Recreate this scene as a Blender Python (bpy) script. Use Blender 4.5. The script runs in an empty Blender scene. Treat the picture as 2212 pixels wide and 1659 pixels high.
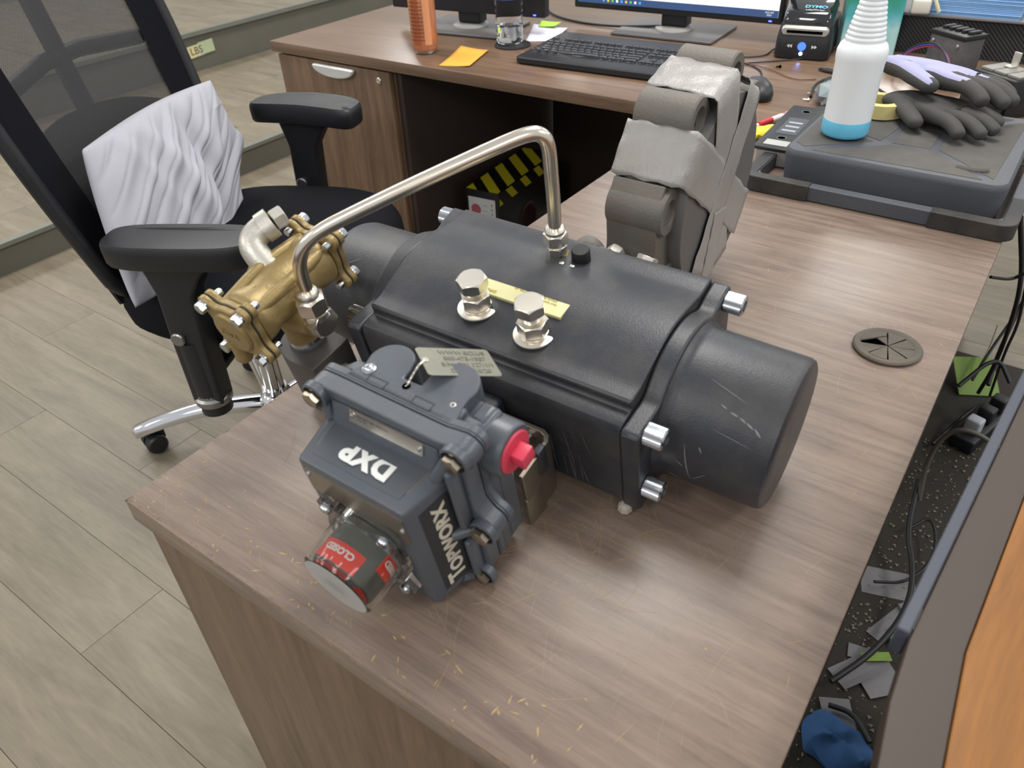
import bpy, bmesh, math, random
from mathutils import Matrix, Vector, Euler
random.seed(7)
PI = math.pi
C = bpy.context.scene.collection
sc = bpy.context.scene

# ------------------------------------------------------------------ camera
cam_d = bpy.data.cameras.new('camera'); cam = bpy.data.objects.new('camera', cam_d); C.objects.link(cam)
CR = ((0.81633152, 0.57630289, -0.0384424), (0.3258959, -0.51453612, -0.79312322), (-0.47685921, 0.63492326, -0.60784681))
cm = Matrix(((CR[0][0], -CR[1][0], -CR[2][0], 0.6077), (CR[0][1], -CR[1][1], -CR[2][1], -0.1883), (CR[0][2], -CR[1][2], -CR[2][2], 1.25), (0, 0, 0, 1)))
cam.matrix_world = cm
cam_d.sensor_width = 36; cam_d.lens = 1638.36 / 2212 * 36; cam_d.clip_start = 0.02; cam_d.clip_end = 60
cam_d.dof.use_dof = True; cam_d.dof.focus_distance = 1.02; cam_d.dof.aperture_fstop = 9.0
sc.camera = cam
# ------------------------------------------------------------------ light
vs = sc.view_settings
vs.view_transform = 'Standard'; vs.look = 'None'; vs.gamma = 1; vs.use_curve_mapping = False
vs.exposure = 0.0
w = bpy.data.worlds.new('world'); sc.world = w; w.use_nodes = True
w.node_tree.nodes['Background'].inputs[0].default_value = (0.95, 0.97, 1.0, 1)
w.node_tree.nodes['Background'].inputs[1].default_value = 0.64
for ix, lx in enumerate((-4.6, -2.2, 0.2, 2.6)):
    for iy, ly in enumerate((-2.3, 1.35, 4.9)):
        ld = bpy.data.lights.new('ceiling_panel_light', 'AREA'); ld.shape = 'RECTANGLE'; ld.size = 0.6; ld.size_y = 1.2
        ld.energy = 38; ld.color = (1.0, 0.975, 0.93)
        lo = bpy.data.objects.new('ceiling_panel_light', ld); C.objects.link(lo); lo.location = (lx, ly, 2.70)

# ------------------------------------------------------------------ materials
MATS = {}
def nodes(name):
    m = bpy.data.materials.new(name); m.use_nodes = True; nt = m.node_tree
    return m, nt, nt.nodes['Principled BSDF']
def srgb(r, g, b):
    f = lambda c: (c / 255 / 12.92) if c / 255 <= .04045 else ((c / 255 + .055) / 1.055) ** 2.4
    return (f(r), f(g), f(b), 1)
def plain(name, col, rough=.5, metal=0, var=.12, scale=18, bump=0, bscale=300, coat=0, dust=None, spec=.5, dscale=9, damt=.5):
    if name in MATS: return MATS[name]
    m, nt, p = nodes(name); N = nt.nodes; L = nt.links
    tc = N.new('ShaderNodeTexCoord'); no = N.new('ShaderNodeTexNoise'); no.inputs['Scale'].default_value = scale; no.inputs['Detail'].default_value = 6
    L.new(tc.outputs['Object'], no.inputs['Vector'])
    mx = N.new('ShaderNodeMix'); mx.data_type = 'RGBA'
    c = srgb(*col); mx.inputs['A'].default_value = tuple(x * (1 - var) for x in c[:3]) + (1,); mx.inputs['B'].default_value = tuple(min(1, x * (1 + var)) for x in c[:3]) + (1,)
    L.new(no.outputs['Fac'], mx.inputs['Factor']); out = mx.outputs['Result']
    if dust:
        n2 = N.new('ShaderNodeTexNoise'); n2.inputs['Scale'].default_value = dscale; n2.inputs['Detail'].default_value = 8; n2.inputs['Roughness'].default_value = .7
        L.new(tc.outputs['Object'], n2.inputs['Vector'])
        rp = N.new('ShaderNodeValToRGB'); rp.color_ramp.elements[0].position = .45; rp.color_ramp.elements[1].position = .75
        rp.color_ramp.elements[0].color = (0, 0, 0, 1); rp.color_ramp.elements[1].color = (damt, damt, damt, 1)
        L.new(n2.outputs['Fac'], rp.inputs['Fac'])
        m2 = N.new('ShaderNodeMix'); m2.data_type = 'RGBA'; L.new(rp.outputs['Color'], m2.inputs['Factor']); L.new(out, m2.inputs['A']); m2.inputs['B'].default_value = srgb(*dust)
        out = m2.outputs['Result']
    L.new(out, p.inputs['Base Color'])
    p.inputs['Metallic'].default_value = metal; p.inputs['Specular IOR Level'].default_value = spec; p.inputs['Coat Weight'].default_value = coat
    mr = N.new('ShaderNodeMapRange'); mr.inputs['To Min'].default_value = max(.02, rough - .07); mr.inputs['To Max'].default_value = min(1, rough + .07)
    L.new(no.outputs['Fac'], mr.inputs['Value']); L.new(mr.outputs['Result'], p.inputs['Roughness'])
    if bump:
        nb = N.new('ShaderNodeTexNoise'); nb.inputs['Scale'].default_value = bscale; nb.inputs['Detail'].default_value = 3
        L.new(tc.outputs['Object'], nb.inputs['Vector'])
        b = N.new('ShaderNodeBump'); b.inputs['Strength'].default_value = bump; b.inputs['Distance'].default_value = .001
        L.new(nb.outputs['Fac'], b.inputs['Height']); L.new(b.outputs['Normal'], p.inputs['Normal'])
    MATS[name] = m; return m
def wood(name, c1, c2, axis=0, rough=.35, scale=1.0, wear=None, spec=.5, rand=False, stretch=14):
    m, nt, p = nodes(name); N = nt.nodes; L = nt.links
    tc = N.new('ShaderNodeTexCoord'); mp = N.new('ShaderNodeMapping')
    s = [stretch * scale] * 3; s[axis] = 1.1 * scale; mp.inputs['Scale'].default_value = s
    L.new(tc.outputs['Object'], mp.inputs['Vector'])
    if rand:
        oi = N.new('ShaderNodeObjectInfo'); vm = N.new('ShaderNodeVectorMath'); vm.operation = 'SCALE'; vm.inputs['Scale'].default_value = 37
        cx = N.new('ShaderNodeCombineXYZ')
        for i in range(3): L.new(oi.outputs['Random'], cx.inputs[i])
        L.new(cx.outputs[0], vm.inputs[0]); L.new(vm.outputs[0], mp.inputs['Location'])
    n1 = N.new('ShaderNodeTexNoise'); n1.inputs['Scale'].default_value = 1.6; n1.inputs['Detail'].default_value = 7; n1.inputs['Roughness'].default_value = .62; n1.inputs['Distortion'].default_value = .6
    L.new(mp.outputs[0], n1.inputs['Vector'])
    n2 = N.new('ShaderNodeTexNoise'); n2.inputs['Scale'].default_value = 14; n2.inputs['Detail'].default_value = 4
    L.new(mp.outputs[0], n2.inputs['Vector'])
    ad = N.new('ShaderNodeMath'); ad.operation = 'MULTIPLY_ADD'; ad.inputs[1].default_value = .3; L.new(n2.outputs['Fac'], ad.inputs[0]); L.new(n1.outputs['Fac'], ad.inputs[2])
    rp = N.new('ShaderNodeValToRGB'); e = rp.color_ramp.elements; e[0].position = .45; e[0].color = srgb(*c1); e[1].position = .82; e[1].color = srgb(*c2)
    L.new(ad.outputs[0], rp.inputs['Fac']); out = rp.outputs['Color']
    if wear:
        n3 = N.new('ShaderNodeTexNoise'); n3.inputs['Scale'].default_value = 5; n3.inputs['Detail'].default_value = 9; n3.inputs['Roughness'].default_value = .72
        L.new(tc.outputs['Object'], n3.inputs['Vector'])
        r3 = N.new('ShaderNodeValToRGB'); r3.color_ramp.elements[0].position = .5; r3.color_ramp.elements[1].position = .78; r3.color_ramp.elements[0].color = (0, 0, 0, 1); r3.color_ramp.elements[1].color = (.55,) * 3 + (1,)
        L.new(n3.outputs['Fac'], r3.inputs['Fac'])
        mx = N.new('ShaderNodeMix'); mx.data_type = 'RGBA'; L.new(r3.outputs['Color'], mx.inputs['Factor']); L.new(out, mx.inputs['A']); mx.inputs['B'].default_value = srgb(*wear); out = mx.outputs['Result']
        mr = N.new('ShaderNodeMapRange'); mr.inputs['To Min'].default_value = rough - .06; mr.inputs['To Max'].default_value = rough + .16; L.new(n3.outputs['Fac'], mr.inputs['Value']); L.new(mr.outputs[0], p.inputs['Roughness'])
    else: p.inputs['Roughness'].default_value = rough
    L.new(out, p.inputs['Base Color']); p.inputs['Specular IOR Level'].default_value = spec
    b = N.new('ShaderNodeBump'); b.inputs['Strength'].default_value = .05; b.inputs['Distance'].default_value = .001
    L.new(n2.outputs['Fac'], b.inputs['Height']); L.new(b.outputs['Normal'], p.inputs['Normal'])
    MATS[name] = m; return m
def glassy(name, col=(1, 1, 1, 1), rough=.02, ior=1.45):
    m, nt, p = nodes(name); p.inputs['Base Color'].default_value = col; p.inputs['Roughness'].default_value = rough
    p.inputs['Transmission Weight'].default_value = 1; p.inputs['IOR'].default_value = ior; MATS[name] = m; return m
def emis(name, col, st):
    m, nt, p = nodes(name); p.inputs['Base Color'].default_value = (0, 0, 0, 1); p.inputs['Emission Color'].default_value = srgb(*col); p.inputs['Emission Strength'].default_value = st; MATS[name] = m; return m

# ------------------------------------------------------------------ mesh helpers
AX = {'z': Matrix(), '-z': Matrix.Rotation(PI, 4, 'X'), 'x': Matrix.Rotation(PI / 2, 4, 'Y'), '-x': Matrix.Rotation(-PI / 2, 4, 'Y'), 'y': Matrix.Rotation(-PI / 2, 4, 'X'), '-y': Matrix.Rotation(PI / 2, 4, 'X')}
def T(loc=(0, 0, 0), axis='z', spin=0):
    a = AX[axis] if isinstance(axis, str) else Vector((0, 0, 1)).rotation_difference(Vector(axis)).to_matrix().to_4x4()
    return Matrix.Translation(loc) @ a @ Matrix.Rotation(spin, 4, 'Z')
def mesh(vs_, fs, smooth=35, name='m'):
    me = bpy.data.meshes.new(name); me.from_pydata([tuple(v) for v in vs_], [], fs)
    bm = bmesh.new(); bm.from_mesh(me); bmesh.ops.recalc_face_normals(bm, faces=bm.faces); bm.to_mesh(me); bm.free()
    fin(me, smooth); return me
def fin(me, smooth=35):
    if smooth:
        for p in me.polygons: p.use_smooth = True
        me.set_sharp_from_angle(angle=math.radians(smooth))
def frombm(bm, smooth=35):
    me = bpy.data.meshes.new('m'); bmesh.ops.recalc_face_normals(bm, faces=bm.faces); bm.to_mesh(me); bm.free(); fin(me, smooth); return me
def ob(name, me, mat, parent=None, mw=None, label=None, kind=None, bevel=0, seg=2, vis=None):
    me.name = name
    if mat is not None and len(me.materials) == 0:
        for m_ in (mat if isinstance(mat, (list, tuple)) else [mat]): me.materials.append(m_)
    o = bpy.data.objects.new(name, me); C.objects.link(o)
    if parent: o.parent = parent
    if mw is not None: o.matrix_local = mw if isinstance(mw, Matrix) else Matrix.Translation(mw)
    if label: o['label'] = label
    if kind: o['kind'] = kind
    if bevel:
        b = o.modifiers.new('bevel', 'BEVEL'); b.width = bevel; b.segments = seg; b.limit_method = 'ANGLE'; b.angle_limit = math.radians(40)
    return o
def thing(name, label, cat, mw=None, group=None):
    o = bpy.data.objects.new(name, None); C.objects.link(o); o.empty_display_size = .05
    if mw is not None: o.matrix_world = mw if isinstance(mw, Matrix) else Matrix.Translation(mw)
    o['label'] = label; o['category'] = cat
    if group: o['group'] = group
    return o
def tag(o, label, cat, group=None):
    o['label'] = label; o['category'] = cat
    if group: o['group'] = group
    return o
def cpy(o, mw, parent=None, label=None):
    c = o.copy(); C.objects.link(c); c.parent = parent or o.parent; c.matrix_local = mw if isinstance(mw, Matrix) else Matrix.Translation(mw)
    for ch in list(o.children):
        d = ch.copy(); C.objects.link(d); d.parent = c; d.matrix_local = ch.matrix_local.copy()
    if label: c['label'] = label
    return c
def box(x0, x1, y0, y1, z0, z1):
    v = [(x, y, z) for x in (x0, x1) for y in (y0, y1) for z in (z0, z1)]
    return mesh(v, [(0, 1, 3, 2), (4, 6, 7, 5), (0, 4, 5, 1), (2, 3, 7, 6), (0, 2, 6, 4), (1, 5, 7, 3)])
def cbox(sx, sy, sz): return box(-sx / 2, sx / 2, -sy / 2, sy / 2, -sz / 2, sz / 2)
def rbox(sx, sy, sz, r=.005, seg=3):
    bm = bmesh.new(); bmesh.ops.create_cube(bm, size=1)
    for v in bm.verts: v.co = (v.co.x * sx, v.co.y * sy, v.co.z * sz)
    bmesh.ops.bevel(bm, geom=list(bm.edges), offset=r, segments=seg, profile=.5, affect='EDGES'); return frombm(bm, 40)
def lathe(prof, n=32, smooth=35, cap=True):
    vs_, fs = [], []
    for r, h in prof:
        for i in range(n): a = 2 * PI * i / n; vs_.append((r * math.cos(a), r * math.sin(a), h))
    for k in range(len(prof) - 1):
        for i in range(n): j = (i + 1) % n; fs.append((k * n + i, k * n + j, (k + 1) * n + j, (k + 1) * n + i))
    if cap:
        fs.append(tuple(range(n - 1, -1, -1))); fs.append(tuple(range((len(prof) - 1) * n, len(prof) * n)))
    return mesh(vs_, fs, smooth)
def cyl(r, h, n=24, c=0):
    return lathe([(r - c, 0), (r, c), (r, h - c), (r - c, h)] if c else [(r, 0), (r, h)], n)
def hexn(af, h, hole=0, cham=.12):
    """hexagon nut or bolt head, across flats af, chamfered top and bottom"""
    R = af / math.sqrt(3); n = 36; vs_ = []; rings = []
    def hr(a, k): return min(R * math.cos(PI / 6) / math.cos(((a) % (PI / 3)) - PI / 6), k)
    lev = [(0, af / 2 * .97), (h * cham, R), (h * (1 - cham), R), (h, af / 2 * .97)]
    for z, k in lev:
        rings.append(len(vs_))
        for i in range(n): a = 2 * PI * i / n; r = hr(a, k); vs_.append((r * math.cos(a), r * math.sin(a), z))
    # chamfer dips
    for i in range(n):
        a = 2 * PI * i / n; r = hr(a, 9); d = (r - af / 2) * .55
        x, y, z = vs_[rings[1] + i]; vs_[rings[1] + i] = (x, y, h * .03 + d); x, y, z = vs_[rings[2] + i]; vs_[rings[2] + i] = (x, y, h * .97 - d)
    fs = []
    for k in range(3):
        for i in range(n): j = (i + 1) % n; fs.append((k * n + i, k * n + j, (k + 1) * n + j, (k + 1) * n + i))
    fs += [tuple(range(n - 1, -1, -1)), tuple(range(3 * n, 4 * n))]
    return mesh(vs_, fs, 22)
def prism(poly, h, z0=0, smooth=35):
    n = len(poly); vs_ = [(x, y, z0) for x, y in poly] + [(x, y, z0 + h) for x, y in poly]
    fs = [tuple(range(n - 1, -1, -1)), tuple(range(n, 2 * n))] + [(i, (i + 1) % n, n + (i + 1) % n, n + i) for i in range(n)]
    return mesh(vs_, fs, smooth)
def rrect(w_, h_, r, n=6, cx=0, cy=0):
    o = []
    for sx, sy, a0 in ((1, 1, 0), (-1, 1, PI / 2), (-1, -1, PI), (1, -1, 3 * PI / 2)):
        for i in range(n + 1): a = a0 + PI / 2 * i / n; o.append((cx + sx * (w_ / 2 - r) + r * math.cos(a), cy + sy * (h_ / 2 - r) + r * math.sin(a)))
    return o
def loft(rings, smooth=35, cap=True):
    n = len(rings[0]); vs_ = [v for r in rings for v in r]; fs = []
    for k in range(len(rings) - 1):
        for i in range(n): j = (i + 1) % n; fs.append((k * n + i, k * n + j, (k + 1) * n + j, (k + 1) * n + i))
    if cap: fs += [tuple(range(n - 1, -1, -1)), tuple(range((len(rings) - 1) * n, len(rings) * n))]
    return mesh(vs_, fs, smooth)
def smoothpath(pts, it=2):
    pts = [Vector(p) for p in pts]
    for _ in range(it):
        q = [pts[0]]
        for a, b in zip(pts, pts[1:]): q += [a * .75 + b * .25, a * .25 + b * .75]
        q.append(pts[-1]); pts = q
    return pts
def tube(pts, r, n=12, it=2, rads=None, flat=1):
    P = smoothpath(pts, it) if it else [Vector(p) for p in pts]
    m = len(P); t0 = (P[1] - P[0]).normalized(); u = t0.orthogonal().normalized(); rings = []
    for k in range(m):
        t = ((P[min(k + 1, m - 1)] - P[max(k - 1, 0)])).normalized(); u = (u - t * u.dot(t)).normalized(); v = t.cross(u)
        rr = r if rads is None else rads[0] + (rads[1] - rads[0]) * k / (m - 1)
        rings.append([P[k] + u * rr * math.cos(2 * PI * i / n) + v * rr * flat * math.sin(2 * PI * i / n) for i in range(n)])
    return loft(rings, 50)
def strip(pts, w_, nrm=None, it=2, th=.0004, side=None):
    """flat band following pts; side = width direction"""
    P = smoothpath(pts, it) if it else [Vector(p) for p in pts]; s = Vector(side).normalized() * w_ / 2; m = len(P); vs_ = []
    for k in range(m):
        t = (P[min(k + 1, m - 1)] - P[max(k - 1, 0)]).normalized(); nn = s.normalized().cross(t).normalized() * th
        vs_ += [P[k] - s, P[k] + s, P[k] + s + nn, P[k] - s + nn]
    fs = [(0, 1, 2, 3)[::-1], tuple(4 * (m - 1) + i for i in range(4))]
    for k in range(m - 1):
        for i in range(4): j = (i + 1) % 4; fs.append((4 * k + i, 4 * k + j, 4 * k + 4 + j, 4 * k + 4 + i))
    return mesh(vs_, fs, 50)
def evalmesh(o):
    dg = bpy.context.evaluated_depsgraph_get(); dg.update(); me = bpy.data.meshes.new_from_object(o.evaluated_get(dg)); return me
def text(body, size, ext=.0003, bold=0, align='CENTER', space=1):
    c = bpy.data.curves.new('t', 'FONT'); c.body = body; c.size = size; c.extrude = ext; c.offset = bold; c.align_x = align; c.align_y = 'CENTER'; c.space_character = space; c.resolution_u = 3
    o = bpy.data.objects.new('t', c); C.objects.link(o); me = evalmesh(o); C.objects.unlink(o); bpy.data.objects.remove(o); me.materials.clear(); return me
def frame(loc, xd, yd):
    x = Vector(xd).normalized(); y = Vector(yd); y = (y - x * y.dot(x)).normalized(); z = x.cross(y)
    return Matrix(((x.x, y.x, z.x, loc[0]), (x.y, y.y, z.y, loc[1]), (x.z, y.z, z.z, loc[2]), (0, 0, 0, 1)))
def skin(verts, edges, rad, sub=2, root=0):
    me = bpy.data.meshes.new('s'); me.from_pydata(verts, edges, []); o = bpy.data.objects.new('s', me); C.objects.link(o)
    o.modifiers.new('s', 'SKIN'); sv = me.skin_vertices[0].data
    for i, r in enumerate(rad): sv[i].radius = (r, r) if not isinstance(r, tuple) else r
    sv[root].use_root = True
    s = o.modifiers.new('u', 'SUBSURF'); s.levels = sub; m2 = evalmesh(o); C.objects.unlink(o); bpy.data.objects.remove(o)
    for p in m2.polygons: p.use_smooth = True
    return m2
def join(mws):
    bm = bmesh.new()
    for me, mw in mws:
        k = len(bm.verts); bm.from_mesh(me); bm.verts.ensure_lookup_table()
        bmesh.ops.transform(bm, matrix=mw, verts=bm.verts[k:])
    me = bpy.data.meshes.new('m'); bm.to_mesh(me); bm.free(); fin(me, 35); return me
# ------------------------------------------------------------------ shared materials
m_desk = wood('desk_laminate', (101, 84, 74), (132, 115, 102), 0, .32, 3.4, wear=(146, 128, 110), spec=.6)
m_deskv = wood('desk_panel_laminate', (88, 70, 54), (112, 92, 72), 2, .45, 2.2)
m_far = wood('far_desk_laminate', (96, 74, 58), (124, 100, 80), 0, .28, 2.0, spec=.65)
m_farv = wood('pedestal_laminate', (88, 68, 50), (124, 98, 74), 2, .45, 2.2)
m_dark = plain('dark_interior', (52, 40, 34), .6)
m_floor = wood('floor_laminate', (108, 99, 83), (135, 125, 106), 0, .42, 1.5, rand=True, stretch=8)
m_step = plain('step_riser', (96, 94, 84), .6, var=.15, scale=6)
m_wall = plain('wall_paint', (205, 203, 196), .8)
m_blackpl = plain('black_plastic', (30, 31, 34), .45, bump=.2)
m_blackfab = plain('black_fabric', (20, 21, 26), .95, bump=.9, bscale=900, spec=.15)
m_chrome = plain('chrome', (225, 225, 228), .08, metal=1, var=.03)
m_steel = plain('stainless', (232, 226, 214), .30, metal=1, var=.1, dust=(150, 125, 85), damt=.15, dscale=40)
m_steel2 = plain('tube_steel', (228, 218, 202), .22, metal=1, var=.05)
m_zinc = plain('zinc_bolt', (198, 202, 206), .22, metal=1, var=.08)
m_greyms = plain('grey_metal', (150, 150, 150), .35, metal=.9)

# ------------------------------------------------------------------ setting
def st(name, me, mat, **k):
    o = ob(name, me, mat, kind='structure', **k); return o
fl = st('floor', box(-7, 4, -4, 8, -.06, -.012), m_dark)
pl_me = rbox(1.2193, .1794, .012, .0005, 1)
for i in range(9):
    for j in range(34):
        x = -5.6 + i * 1.22 + (j * .43) % 1.22 - .61; y = -1.0 + j * .18
        if x < -3.0 - .3 and y > 0: continue
        if x > 2.2 or x < -5: continue
        ob('plank', pl_me, m_floor, fl, Matrix.Translation((x, y, -.006)))
st('wall_back', box(-7, 4, 8, 8.1, 0, 2.75), m_wall)
st('wall_left', box(-7.1, -7, -4, 8, 0, 2.75), m_wall)
# raised platform in two steps, along the left of the room
p1 = thing('stepped_platform', 'grey raised platform in two steps with laminate treads behind the office chair', 'platform', (-3.5, 1.5, 0))
def pp(name, me, mat, **k): return ob(name, me, mat, p1, Matrix.Translation((3.5, -1.5, 0)), **k)
pp('lower_riser', box(-3.52, -2.242, -1.0, 5.5, 0, .098), m_step)
pp('upper_riser', box(-6.2, -3.50, -1.0, 5.9, 0, .29), m_step)
for j in range(7):
    for i in range(5):
        x0 = -3.49 + i * .2502
        y0 = -.98 + j * 1.1 + (i % 2) * -.4
        pp('tread_board', box(x0, x0 + .249, max(-.99, y0), min(5.49, y0 + 1.095), .098, .107), m_floor)
for i in range(8):
    x0 = -3.50 - (i + 1) * .25
    for j in range(5): pp('tread_board', box(x0, x0 + .249, -1 + j * 1.38, -1 + j * 1.38 + 1.375, .29, .302), m_floor)
pp('nosing', box(-3.515, -3.478, -1.0, 5.5, .288, .31), plain('nosing', (112, 114, 104), .5))
pp('nosing', box(-2.262, -2.232, -1.0, 5.5, .096, .111), plain('nosing', (112, 114, 104), .5))
tpe = thing('weight_label_tape', 'strip of yellowish masking tape marked LBS on the platform riser', 'tape', frame((-3.492, 2.36, .205), (0, 1, .05), (0, 0, 1)))
ob('tape_strip', cbox(.30, .062, .001), plain('masking_tape', (206, 196, 150), .7), tpe)
ob('tape_piece', cbox(.10, .066, .0012), plain('green_tape', (176, 186, 150), .7), tpe, (.175, .004, .0003))
ob('lettering', text('1 LBS', .055, .0004), plain('ink', (60, 60, 58), .7), tpe, (.085, 0, .0008))

# ------------------------------------------------------------------ near desk
DZ = .74
def bevbox(a, r=.0015): return rbox(abs(a[1] - a[0]), abs(a[3] - a[2]), abs(a[5] - a[4]), r, 2), Matrix.Translation(((a[0] + a[1]) / 2, (a[2] + a[3]) / 2, (a[4] + a[5]) / 2))
desk = thing('workbench_desk', 'scratched brown walnut laminate desk that carries the valve actuator', 'desk', (0, 0, 0))
me, mw = bevbox((0, .597, 0, 1.2835, DZ - .028, DZ), .0018); dt = ob('desktop', me, m_desk, desk, mw)
me, mw = bevbox((.012, .585, .006, .030, .0, DZ - .0285)); ob('end_panel', me, m_deskv, desk, mw)
me, mw = bevbox((.012, .585, 1.245, 1.265, .0, DZ - .0285)); ob('end_panel', me, m_deskv, desk, mw)
me, mw = bevbox((.545, .565, .031, 1.244, .18, DZ - .0285)); ob('modesty_panel', me, m_deskv, desk, mw)
# grommet in the desktop
gr = ob('cable_grommet', lathe([(.030, -.002), (.036, .0005), (.0372, .003), (.0355, .0048), (.031, .0052), (.028, .0035), (.028, -.002)], 40, cap=False), plain('dusty_rubber', (86, 80, 72), .85, bump=.5, dust=(126, 114, 98)), desk, Matrix.Translation((.531, .628, DZ)))
for k in range(8):
    a = k * PI / 4 + .25; up = 1 if k == 3 else 0; rr = .0285
    v = [(0.001 * math.cos(a + .39), .001 * math.sin(a + .39), .0)] + [(rr * math.cos(a + t), rr * math.sin(a + t), .0) for t in (.035, .27, .51, .75)]
    me = prism([(x, y) for x, y, z in v], .0014); 
    if up: mwk = Matrix.Translation((rr * math.cos(a + .39), rr * math.sin(a + .39), .003)) @ Matrix.Rotation(math.radians(22), 4, Vector((-math.sin(a + .39), math.cos(a + .39), 0))) @ Matrix.Translation((-rr * math.cos(a + .39), -rr * math.sin(a + .39), 0))
    else: mwk = Matrix.Translation((0, 0, .002 + .0004 * (k % 3)))
    if up: mwk = Matrix.Translation((rr * math.cos(a + .39), rr * math.sin(a + .39), .0035)) @ Matrix.Rotation(math.radians(24), 4, Vector((-math.sin(a + .39), math.cos(a + .39), 0))) @ Matrix.Translation((-rr * math.cos(a + .39), -rr * math.sin(a + .39), 0))
    ob('flap', me, MATS['dusty_rubber'], gr, mwk)
ob('hole', cyl(.028, .0006, 32), plain('black_void', (4, 4, 4), 1, spec=0), gr, (0, 0, .0002))
# scratches and chips through the laminate
m_scr = plain('bare_chipboard', (172, 146, 98), .8, var=.25, scale=200)
def scratches(seed, n, lmin, lmax, wd, regions):
    rnd = random.Random(seed); V = []; F = []
    for _ in range(n):
        x0, x1, y0, y1 = rnd.choice(regions); x = rnd.uniform(x0, x1); y = rnd.uniform(y0, y1); a = rnd.uniform(0, 2 * PI); L = rnd.uniform(lmin, lmax) * rnd.random() ** .7 + .002; cur = rnd.gauss(0, 9)
        ww = wd * rnd.uniform(.35, 1.2); k = 6; pts = []
        for i in range(k + 1):
            pts.append((x, y, a)); a += cur * L / k; x += math.cos(a) * L / k; y += math.sin(a) * L / k
        if not all(.003 < p[0] < .594 and .003 < p[1] < 1.28 for p in pts): continue
        b = len(V)
        for i, (px, py, pa) in enumerate(pts):
            h = ww * (.15 + math.sin(PI * i / k)) * rnd.uniform(.5, 1)
            V += [(px - math.sin(pa) * h, py + math.cos(pa) * h, DZ + .00012), (px + math.sin(pa) * h, py - math.cos(pa) * h, DZ + .00012)]
        for i in range(k): F.append((b + 2 * i, b + 2 * i + 1, b + 2 * i + 3, b + 2 * i + 2))
    return mesh(V, F, 0)
ob('scratches', scratches(3, 330, .008, .075, .00022, [(.0, .59, .0, 1.25), (.0, .45, .0, .25), (.35, .59, .3, .75), (.3, .45, .13, .25)]), m_scr, desk, kind='stuff')
ob('scuffs', scratches(5, 170, .003, .010, .0008, [(.0, .59, .0, 1.25), (0, .5, 0, .05)]), m_scr, desk, kind='stuff')
ob('fine_scratches', scratches(11, 330, .01, .12, .00013, [(.0, .59, .0, .9), (.28, .50, .08, .26)]), plain('pale_scratch', (168, 152, 128), .6), desk, kind='stuff')
V = []; F = []; rnd = random.Random(9)
for i in range(150):
    t = rnd.random(); L = rnd.uniform(.0015, .006); dd = rnd.uniform(.0008, .0032)
    if rnd.random() < .55: x, y, dx, dy = t * .59, .0, 1, 0
    else: x, y, dx, dy = 0, t * 1.0, 0, 1
    b = len(V); ox, oy = (0, 1) if dx else (1, 0)
    for k in range(5):
        s = L * (k / 4 - .5); V += [(x + dx * s - ox * .0002, y + dy * s - oy * .0002, DZ - .0016 - dd * .6 * rnd.random()), (x + dx * s + ox * (.0018 + dd * math.sin(PI * (k + .3) / 4.6) * rnd.uniform(.4, 1)), y + dy * s + oy * (.0018 + dd * math.sin(PI * (k + .3) / 4.6) * rnd.uniform(.4, 1)), DZ + .00025)]
    for k in range(4): F.append((b + 2 * k, b + 2 * k + 1, b + 2 * k + 3, b + 2 * k + 2))
ob('edge_chips', mesh(V, F, 0), plain('chip_board', (150, 122, 84), .85, var=.2, scale=150), desk, kind='stuff')
# ------------------------------------------------------------------ far desk
fd = thing('computer_desk', 'brown walnut laminate desk with monitors and keyboard behind the workbench', 'desk', (-.35, 1.8, 0))
def fp(name, a, mat, parent=None, r=.0015, **k):
    me, mw = bevbox(a, r); return ob(name, me, mat, parent or fd, Matrix.Translation((.35, -1.8, 0)) @ mw, **k)
fp('desktop', (-1.302, .62, 1.2855, 2.55, DZ - .028, DZ), m_far)
ped = fp('pedestal', (-1.286, -.852, 1.312, 2.3, .02, DZ - .0285), m_farv)
def sub(name, a, mat, parent, r=.001, **k):
    me, mw = bevbox(a, r); base = parent.matrix_basis.translation; o = ob(name, me, mat, parent, Matrix.Translation(Vector((.35, -1.8, 0)) - base) @ mw, **k); return o
drw = sub('drawer_front', (-1.284, -.856, 1.292, 1.311, .06, DZ - .034), m_farv, ped)
fp('leg_panel', (-.849, -.83, 1.31, 2.3, .0, DZ - .0285), m_dark)
fp('modesty_panel', (-.82, .58, 2.02, 2.04, .05, DZ - .0285), m_dark)
# half moon pull
hp = [(-.078 * math.cos(t), -.030 * math.sin(t) ** .8 if math.sin(t) > 0 else 0) for t in [PI * i / 24 for i in range(25)]]
pull = prism(hp, .014, 0, 30); ob('drawer_pull', pull, plain('pull_aluminium', (222, 222, 220), .3, metal=.4), ped, Matrix.Translation(Vector((.35, -1.8, 0)) - ped.matrix_basis.translation) @ frame((-1.055, 1.291, .700), (1, 0, 0), (0, 0, 1)), bevel=.004)
ob('lock', lathe([(.0085, 0), (.0085, .003), (.007, .005), (.003, .005), (.003, .0035)], 20), m_steel, ped, Matrix.Translation(Vector((.35, -1.8, 0)) - ped.matrix_basis.translation) @ T((-.893, 1.292, .682), '-y'))

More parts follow.
